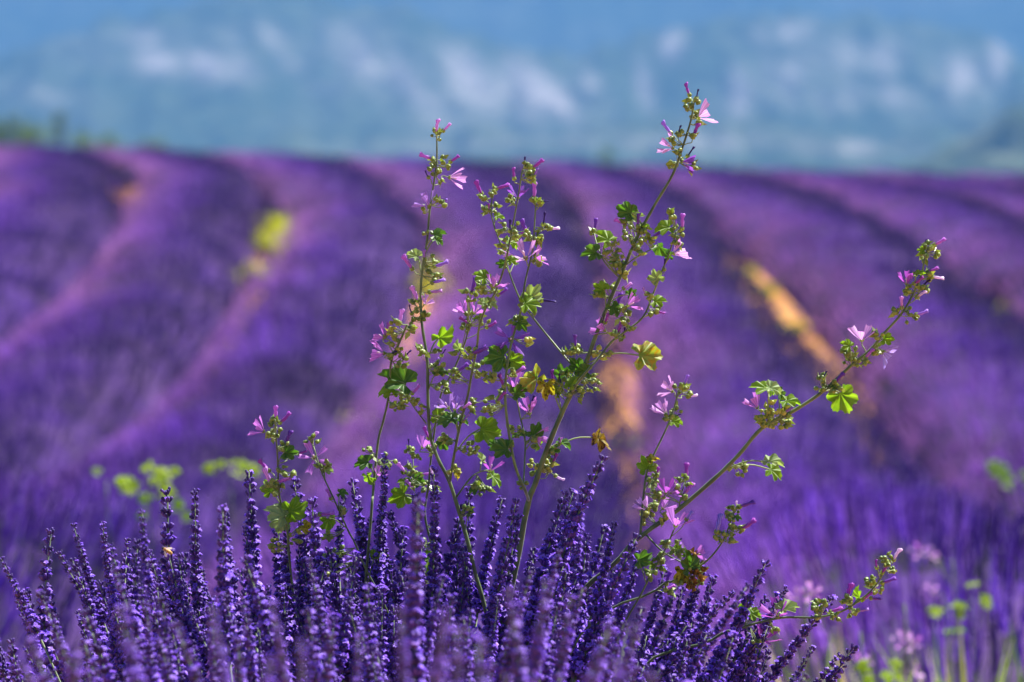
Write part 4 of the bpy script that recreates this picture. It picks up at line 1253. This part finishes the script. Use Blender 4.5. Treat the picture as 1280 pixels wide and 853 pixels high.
TIPS = [(2, 695), (45, 660), (88, 655), (77, 687), (125, 651), (151, 672), (191, 611, 1.35), (234, 610), (268, 630, 0, 2.35), (284, 639), (313, 585), (305, 655), (329, 629), (383, 592, 1.3), (398, 620), (421, 613), (452, 598), (470, 605), (490, 570),
        (509, 618, 1.3, 2.12), (525, 616), (556, 583), (579, 627), (598, 609), (620, 619), (635, 619), (641, 640), (685, 608, 1.2), (711, 609), (738, 562, 1.25), (734, 610, 0, 2.8), (743, 665), (726, 665), (763, 658), (775, 653), (793, 662), (812, 690),
        (963, 702, 1.15), (982, 732), (1032, 735, 1.1), (1014, 807), (1053, 817), (1078, 811, 1.1), (987, 748), (895, 716), (909, 729), (936, 727, 0, 2.85), (882, 705), (958, 746), (845, 712), (860, 735), (830, 742), (172, 640, 0, 2.85), (100, 700), (215, 690), (250, 690), (60, 730), (20, 740)]
for t in TIPS:
    Y = t[3] if len(t) > 3 else random.uniform(2.52, 2.68)
    add_spike(t[0], t[1], Y, None, (t[2] or None) if len(t) > 2 else None)


def env(px):
    return np.interp(px, [-60, 0, 60, 190, 300, 450, 560, 640, 740, 800, 870, 960, 1040, 1090], [740, 715, 690, 660, 640, 625, 630, 640, 645, 685, 730, 760, 815, 860])


n = 0
while n < 300 - len(TIPS):
    px = random.uniform(-50, 1085)
    depth = random.random()
    top = env(px)
    if depth < .50:                                # same plane as the mallows, behind and between
        Y, py = random.uniform(2.5, 2.8), top + random.uniform(5, 130)
    elif depth < .80:                              # a little nearer, softly blurred
        Y, py = random.uniform(2.2, 2.5), top + random.uniform(40, 180)
    else:                                          # close to the lens
        Y, py = random.uniform(1.6, 2.15), top + random.uniform(80, 220)
    if py > 900 or (px > 900 and py < top):
        continue
    add_spike(px, py, Y)
    n += 1


# the spikes past the countable ones, low among the stems: one mass
def spike_mass(count):
    VV, TT, MI, o = [], [], [], 0
    geo = []
    for me, L in HEADS[:6]:
        v = np.empty(len(me.vertices) * 3, np.float32); me.vertices.foreach_get('co', v)
        me.calc_loop_triangles()
        t = np.empty(len(me.loop_triangles) * 3, np.int32); me.loop_triangles.foreach_get('vertices', t)
        m = np.empty(len(me.loop_triangles), np.int32); me.loop_triangles.foreach_get('material_index', m)
        geo.append((v.reshape(-1, 3), t.reshape(-1, 3), m, L))
    for _ in range(count):
        v, t, m, L = random.choice(geo)
        px = random.uniform(-60, 1060)
        Y = random.uniform(2.1, 2.95)
        py = env(px) + random.uniform(55, 220) + 50 * (Y < 2.4)
        tip = at(px, py, Y)
        ln = R(lean_at(px) + random.gauss(0, 6))
        d = Vector((math.sin(ln), random.gauss(0, .15) + .1 * (Y - 2.3), math.cos(ln))).normalized()
        s = random.uniform(.85, 1.15)
        x, y, z = frame(d, Vector((random.gauss(0, 1), random.gauss(0, 1), .1)))
        M = np.array([[x.x, y.x, z.x], [x.y, y.y, z.y], [x.z, y.z, z.z]]) * s
        VV.append(v @ M.T + np.array(tip - d * L * s - bush_base)); TT.append(t + o); MI.append(m); o += len(v)
    me = mesh_np('spike_mass', np.concatenate(VV), [np.concatenate(TT)], None, True)
    for m in (M_CALYX, M_COROLLA, M_LSTEM):
        me.materials.append(m)
    me.polygons.foreach_set('material_index', np.concatenate(MI))
    tag(link('spike_mass', me, bush), kind='stuff')


spike_mass(260)


# narrow grey-green leaves of the bush under the spikes
def bush_leaves():
    n = 5200
    a = RNG.uniform(0, 2 * np.pi, n)
    r = np.sqrt(RNG.uniform(0, 1, n))
    x, y = r * np.cos(a) * .62, r * np.sin(a) * .66
    top = .50 * np.sqrt(np.clip(1 - .8 * r * r, 0, 1))
    z = top * RNG.uniform(.12, 1.0, n) ** .6
    D = np.stack([x * 1.1 + RNG.normal(0, .3, n), y * 1.0 + RNG.normal(0, .3, n), .75 + RNG.normal(0, .2, n)], -1)
    D /= np.linalg.norm(D, axis=1, keepdims=True)
    S = np.cross(D, RNG.normal(0, 1, (n, 3)))
    S /= np.linalg.norm(S, axis=1, keepdims=True)
    L = RNG.uniform(.05, .10, n)[:, None]
    P = np.stack([x, y, z], -1)
    V = np.stack([P, P + D * L * .5 + S * .0024, P + D * L, P + D * L * .5 - S * .0024], 1).reshape(-1, 3)
    F = np.arange(n * 4).reshape(n, 4)
    o = link('foliage', mesh_np('bush_leaves', V, [F], M_LLEAF), bush)
    o['kind'] = 'stuff'


bush_leaves()


# ------------------------------------------------------------------ wild growth on the right behind the bush, out of focus
def blurred_growth():
    v, f, c = blades(1500, .5, .50, GG + [(0.42, 0.38, 0.17), (0.30, 0.30, 0.12), (0.46, 0.36, 0.30)], .9, .0045)
    v = v * np.array([1.15, 1.3, 1])
    x0, y0 = .62, 4.1
    v[:, 2] += ground_z(v[:, 0] + x0, v[:, 1] + y0) + .02
    me = mesh_np('grass', v, [f], M_GRASS, False, {'tint': c})
    o = link('grass', me)
    o.location = (x0, y0, 0)
    tag(o, 'thin green and straw grass at the lower right behind the bush', None, None, 'stuff')


blurred_growth()


def far_mallow(px, py, Y, label, nf):
    p = at(px, py, Y)
    gz = float(ground_z(p.x, p.y))
    root = tag(empty('wild_mallow', (p.x, p.y, gz)), label, 'mallow', 'blurred mallows behind the bush')
    H = p.z - gz
    V, Fs = tube(catmull([Vector((0, 0, 0)), Vector((.02, 0, H * .5)), Vector((0, 0, H))], 4), .0016, 5)
    link('stem', mesh_py('mallow_stem', V, Fs, M_STEM), root)
    for k in range(nf):
        z = H * random.uniform(.35, 1.02)
        q = Vector((random.uniform(-.07, .07), random.uniform(-.06, .06), z))
        f = scr(random.uniform(20, 160), random.uniform(.3, .9))
        x, y, zz = frame(f)
        cs = .0025
        fl = link('flower', CALYX_OPEN, root, m_from(q, x, y, zz, cs))
        for j in range(5):
            a, sp = 6.283 * j / 5, R(65)
            ty = Vector((math.cos(a) * math.sin(sp), math.sin(a) * math.sin(sp), math.cos(sp)))
            tx = Vector((-math.sin(a), math.cos(a), 0))
            link('petal', PETALS[(random.choice(('pink', 'pale')), j % 4)], fl, m_from(Vector((0, 0, .7)), tx, ty, tx.cross(ty), .018 / cs))
        inv = m_from(q, x, y, zz, cs).inverted()
        V, Fs = tube([Vector((0, 0, max(0, z - .05))), q.lerp(Vector((0, 0, z)), .4), q], .0012, 4)
        link('pedicel', mesh_py('pedicel', [inv @ v for v in V], Fs, M_STEMG), fl)
    for k in range(5):
        a = random.uniform(0, 6.28)
        t = Vector((math.cos(a), .5 * math.sin(a), .2)).normalized()
        x = t.cross(Vector((0, -.6, .8))).normalized()
        link('leaf', leaf_mesh('bright', k % 4), root, m_from(Vector((t.x * .015, t.y * .015, H * random.uniform(.3, .8))), x, t, x.cross(t), .04))


far_mallow(1005, 735, 3.9, 'blurred mallow with pale pink flowers right behind the last tall lavender spikes', 6)
far_mallow(1075, 790, 4.0, 'blurred mallow with pink flowers under the low sideways mallow stem', 8)
far_mallow(1130, 755, 4.2, 'blurred mallow with pink flowers right of the low sideways mallow stem', 6)
far_mallow(1190, 700, 4.8, 'faint blurred mallow among the purple spikes above the yellow-green weeds', 4)


# ------------------------------------------------------------------ bee
def build_bee(px, py, Y):
    p = at(px, py, Y)
    root = tag(empty('bee', p), 'small golden honey bee on a lavender spike at the left', 'bee')
    x, y, z = frame(scr(145, .2), Vector((0, -1, .1)))
    M = m_from(Vector((0, 0, 0)), x, y, z)

    def bands(nt):
        tc = N(nt, 'ShaderNodeTexCoord')
        sep = N(nt, 'ShaderNodeSeparateXYZ')
        nt.links.new(tc.outputs['Object'], sep.inputs[0])
        mu = N(nt, 'ShaderNodeMath', operation='MULTIPLY'); mu.inputs[1].default_value = 4200
        nt.links.new(sep.outputs['Z'], mu.inputs[0])
        s = N(nt, 'ShaderNodeMath', operation='SINE')
        nt.links.new(mu.outputs[0], s.inputs[0])
        return ramp(nt, s.outputs[0], [(0.15, (0.62, 0.34, 0.05)), (0.6, (0.16, 0.07, 0.02))])
    mb_ = solid('bee_abdomen', bands, .45, .4, .3)
    mt = solid('bee_thorax', two_tone((0.42, 0.24, 0.05), (0.28, 0.14, 0.03), 900), .8, .2, .6)
    md = solid('bee_dark', two_tone((0.03, 0.02, 0.015), (0.06, 0.04, 0.02), 500), .4)
    wing = thin('bee_wing', two_tone((0.55, 0.45, 0.42), (0.65, 0.55, 0.5), 400), .6, .3)
    s = .0011
    V, Fs = lathe([(.2 * s, -6 * s), (1.1 * s, -5 * s), (1.7 * s, -3 * s), (1.6 * s, -1 * s), (.7 * s, .2 * s)], 10)
    link('abdomen', mesh_py('bee_abdomen', V, Fs, mb_), root, M)
    V, Fs = lathe([(.6 * s, 0), (1.5 * s, .7 * s), (1.6 * s, 1.7 * s), (.8 * s, 2.8 * s)], 10)
    link('thorax', mesh_py('bee_thorax', V, Fs, mt), root, M)
    V, Fs = lathe([(.4 * s, 2.7 * s), (1.15 * s, 3.2 * s), (1.0 * s, 4.0 * s), (.3 * s, 4.4 * s)], 8)
    link('head', mesh_py('bee_head', V, Fs, md), root, M)
    for sg in (-1, 1):
        V = [(sg * .4 * s, 1.3 * s, 1.5 * s), (sg * 2.4 * s, 2.4 * s, 1.2 * s), (sg * 4.6 * s, 2.8 * s, -1.4 * s), (sg * 4.2 * s, 2.6 * s, -3 * s), (sg * 2.4 * s, 2.2 * s, -2 * s)]
        link('wing', mesh_py('bee_wing', V, [(0, 1, 2, 3, 4)], wing), root, M)
        for k in range(3):
            zz = (.6 + .8 * k) * s
            V, Fs = tube([Vector((sg * .9 * s, -1 * s, zz)), Vector((sg * 2.2 * s, -1.8 * s, zz)), Vector((sg * 2.4 * s, -3.4 * s, zz + (k - 1) * s))], .16 * s, 4)
            link('leg', mesh_py('bee_leg', V, Fs, md), root, M)


build_bee(208, 688, 2.47)
add_spike(216, 690, 2.50, -8, 1.1)


# ------------------------------------------------------------------ trees behind the crest
def tree(px, top_py, Y, width, shape, cols, label):
    p = at(px, top_py, Y)
    gz = float(ground_z(p.x, p.y)) - .1
    H = p.z - gz
    root = tag(empty('cypress_tree' if shape == 'cypress' else 'broadleaf_tree', (p.x, p.y, gz)), label, 'tree', 'trees beyond the crest of the field')
    mb = MB()
    V, Fs = tube(catmull([Vector((0, 0, 0)), Vector((.05, 0, H * .4)), Vector((0, .05, H * .85))], 4), [.16 * (1 - .07 * i) for i in range(9)], 7)
    mb.add(V, Fs)
    for k in range(7):
        a = k * 2.4
        z0 = H * (.25 + .08 * k)
        V, Fs = tube([Vector((0, 0, z0)), Vector((math.cos(a) * width * .3, math.sin(a) * width * .3, z0 + H * .1))], [.05, .02], 5)
        mb.add(V, Fs)
    link('trunk', mb.mesh('trunk', M_BARK), root)
    n = 1500
    clumps = 26
    C = np.zeros((clumps, 3))
    rad = np.zeros(clumps)
    for k in range(clumps):
        t = random.random()
        if shape == 'cypress':
            rr = width * .5 * math.sin(math.pi * min(1, .15 + .85 * (1 - t))) * .55
        else:
            rr = width * .5 * math.sqrt(max(0, 1 - (2 * t - 1) ** 2)) * .8
        a = random.uniform(0, 6.28)
        C[k] = (rr * math.cos(a), rr * math.sin(a), H * (.18 + .76 * t))
        rad[k] = width * random.uniform(.13, .24)
    ci = RNG.integers(0, clumps, n)
    P = C[ci] + RNG.normal(0, .55, (n, 3)) * rad[ci][:, None]
    P[:, 2] = np.clip(P[:, 2], .1 * H, H)
    A, B = RNG.normal(0, 1, (n, 3)), RNG.normal(0, 1, (n, 3))
    A /= np.linalg.norm(A, axis=1, keepdims=True)
    B = np.cross(A, B); B /= np.linalg.norm(B, axis=1, keepdims=True)
    s = RNG.uniform(.08, .17, n)[:, None] * max(.6, width / 3)
    V = np.stack([P - A * s, P + B * s * .5, P + A * s, P - B * s * .5], 1).reshape(-1, 3)
    cc = np.array(cols)[(ci * 7) % len(cols)] * RNG.uniform(.75, 1.25, (n, 1))
    link('crown', mesh_np('crown', V, [np.arange(4 * n).reshape(n, 4)], M_TREELEAF, False, {'tint': np.concatenate([np.repeat(cc, 4, 0), np.ones((4 * n, 1))], 1)}), root)


DG = [(0.035, 0.075, 0.010), (0.055, 0.10, 0.015), (0.08, 0.13, 0.02)]
OG = [(0.10, 0.17, 0.02), (0.16, 0.23, 0.03), (0.07, 0.12, 0.02)]
tree(-22, 141, 250, 3.6, 'round', DG, 'dark round tree cut by the left edge of the frame above the field')
tree(12, 146, 248, 3.2, 'round', DG, 'dark round tree second from the left edge above the field')
tree(45, 151, 252, 2.8, 'round', OG, 'olive green round tree left of the narrow cypress')
tree(74, 137, 250, 1.5, 'cypress', DG, 'narrow dark upright cypress standing above the left end of the crest')
tree(104, 163, 250, 2.6, 'round', OG, 'low olive green tree right of the narrow cypress')
tree(140, 169, 252, 2.4, 'round', OG, 'lowest green tree, last one on the right of the left tree group')
tree(190, 175, 254, 2.4, 'round', OG, 'faint green tree barely rising over the crest right of the tree group')
tree(756, 184, 330, 1.8, 'round', OG, 'single faint dark tree on the crest left of the tallest mallow stem')


# ------------------------------------------------------------------ haze over the valley
def build_haze():
    x0, x1, y0, y1, z0, z1 = -4500, 4500, -60, 9200, -170, 560
    V = [(x0, y0, z0), (x1, y0, z0), (x1, y1, z0), (x0, y1, z0), (x0, y0, z1), (x1, y0, z1), (x1, y1, z1), (x0, y1, z1)]
    Fs = [(0, 3, 2, 1), (4, 5, 6, 7), (0, 1, 5, 4), (1, 2, 6, 5), (2, 3, 7, 6), (3, 0, 4, 7)]
    m, nt, out = new_mat('haze_air')
    v = N(nt, 'ShaderNodeVolumePrincipled')
    v.inputs['Color'].default_value = (0.11, 0.29, 0.63, 1)
    v.inputs['Density'].default_value = 0.00027
    v.inputs['Density Attribute'].default_value = ''
    v.inputs['Temperature Attribute'].default_value = ''
    nt.links.new(v.outputs[0], out.inputs['Volume'])
    o = link('haze', mesh_py('haze', V, Fs, m, False))
    tag(o, None, None, None, 'stuff')


build_haze()
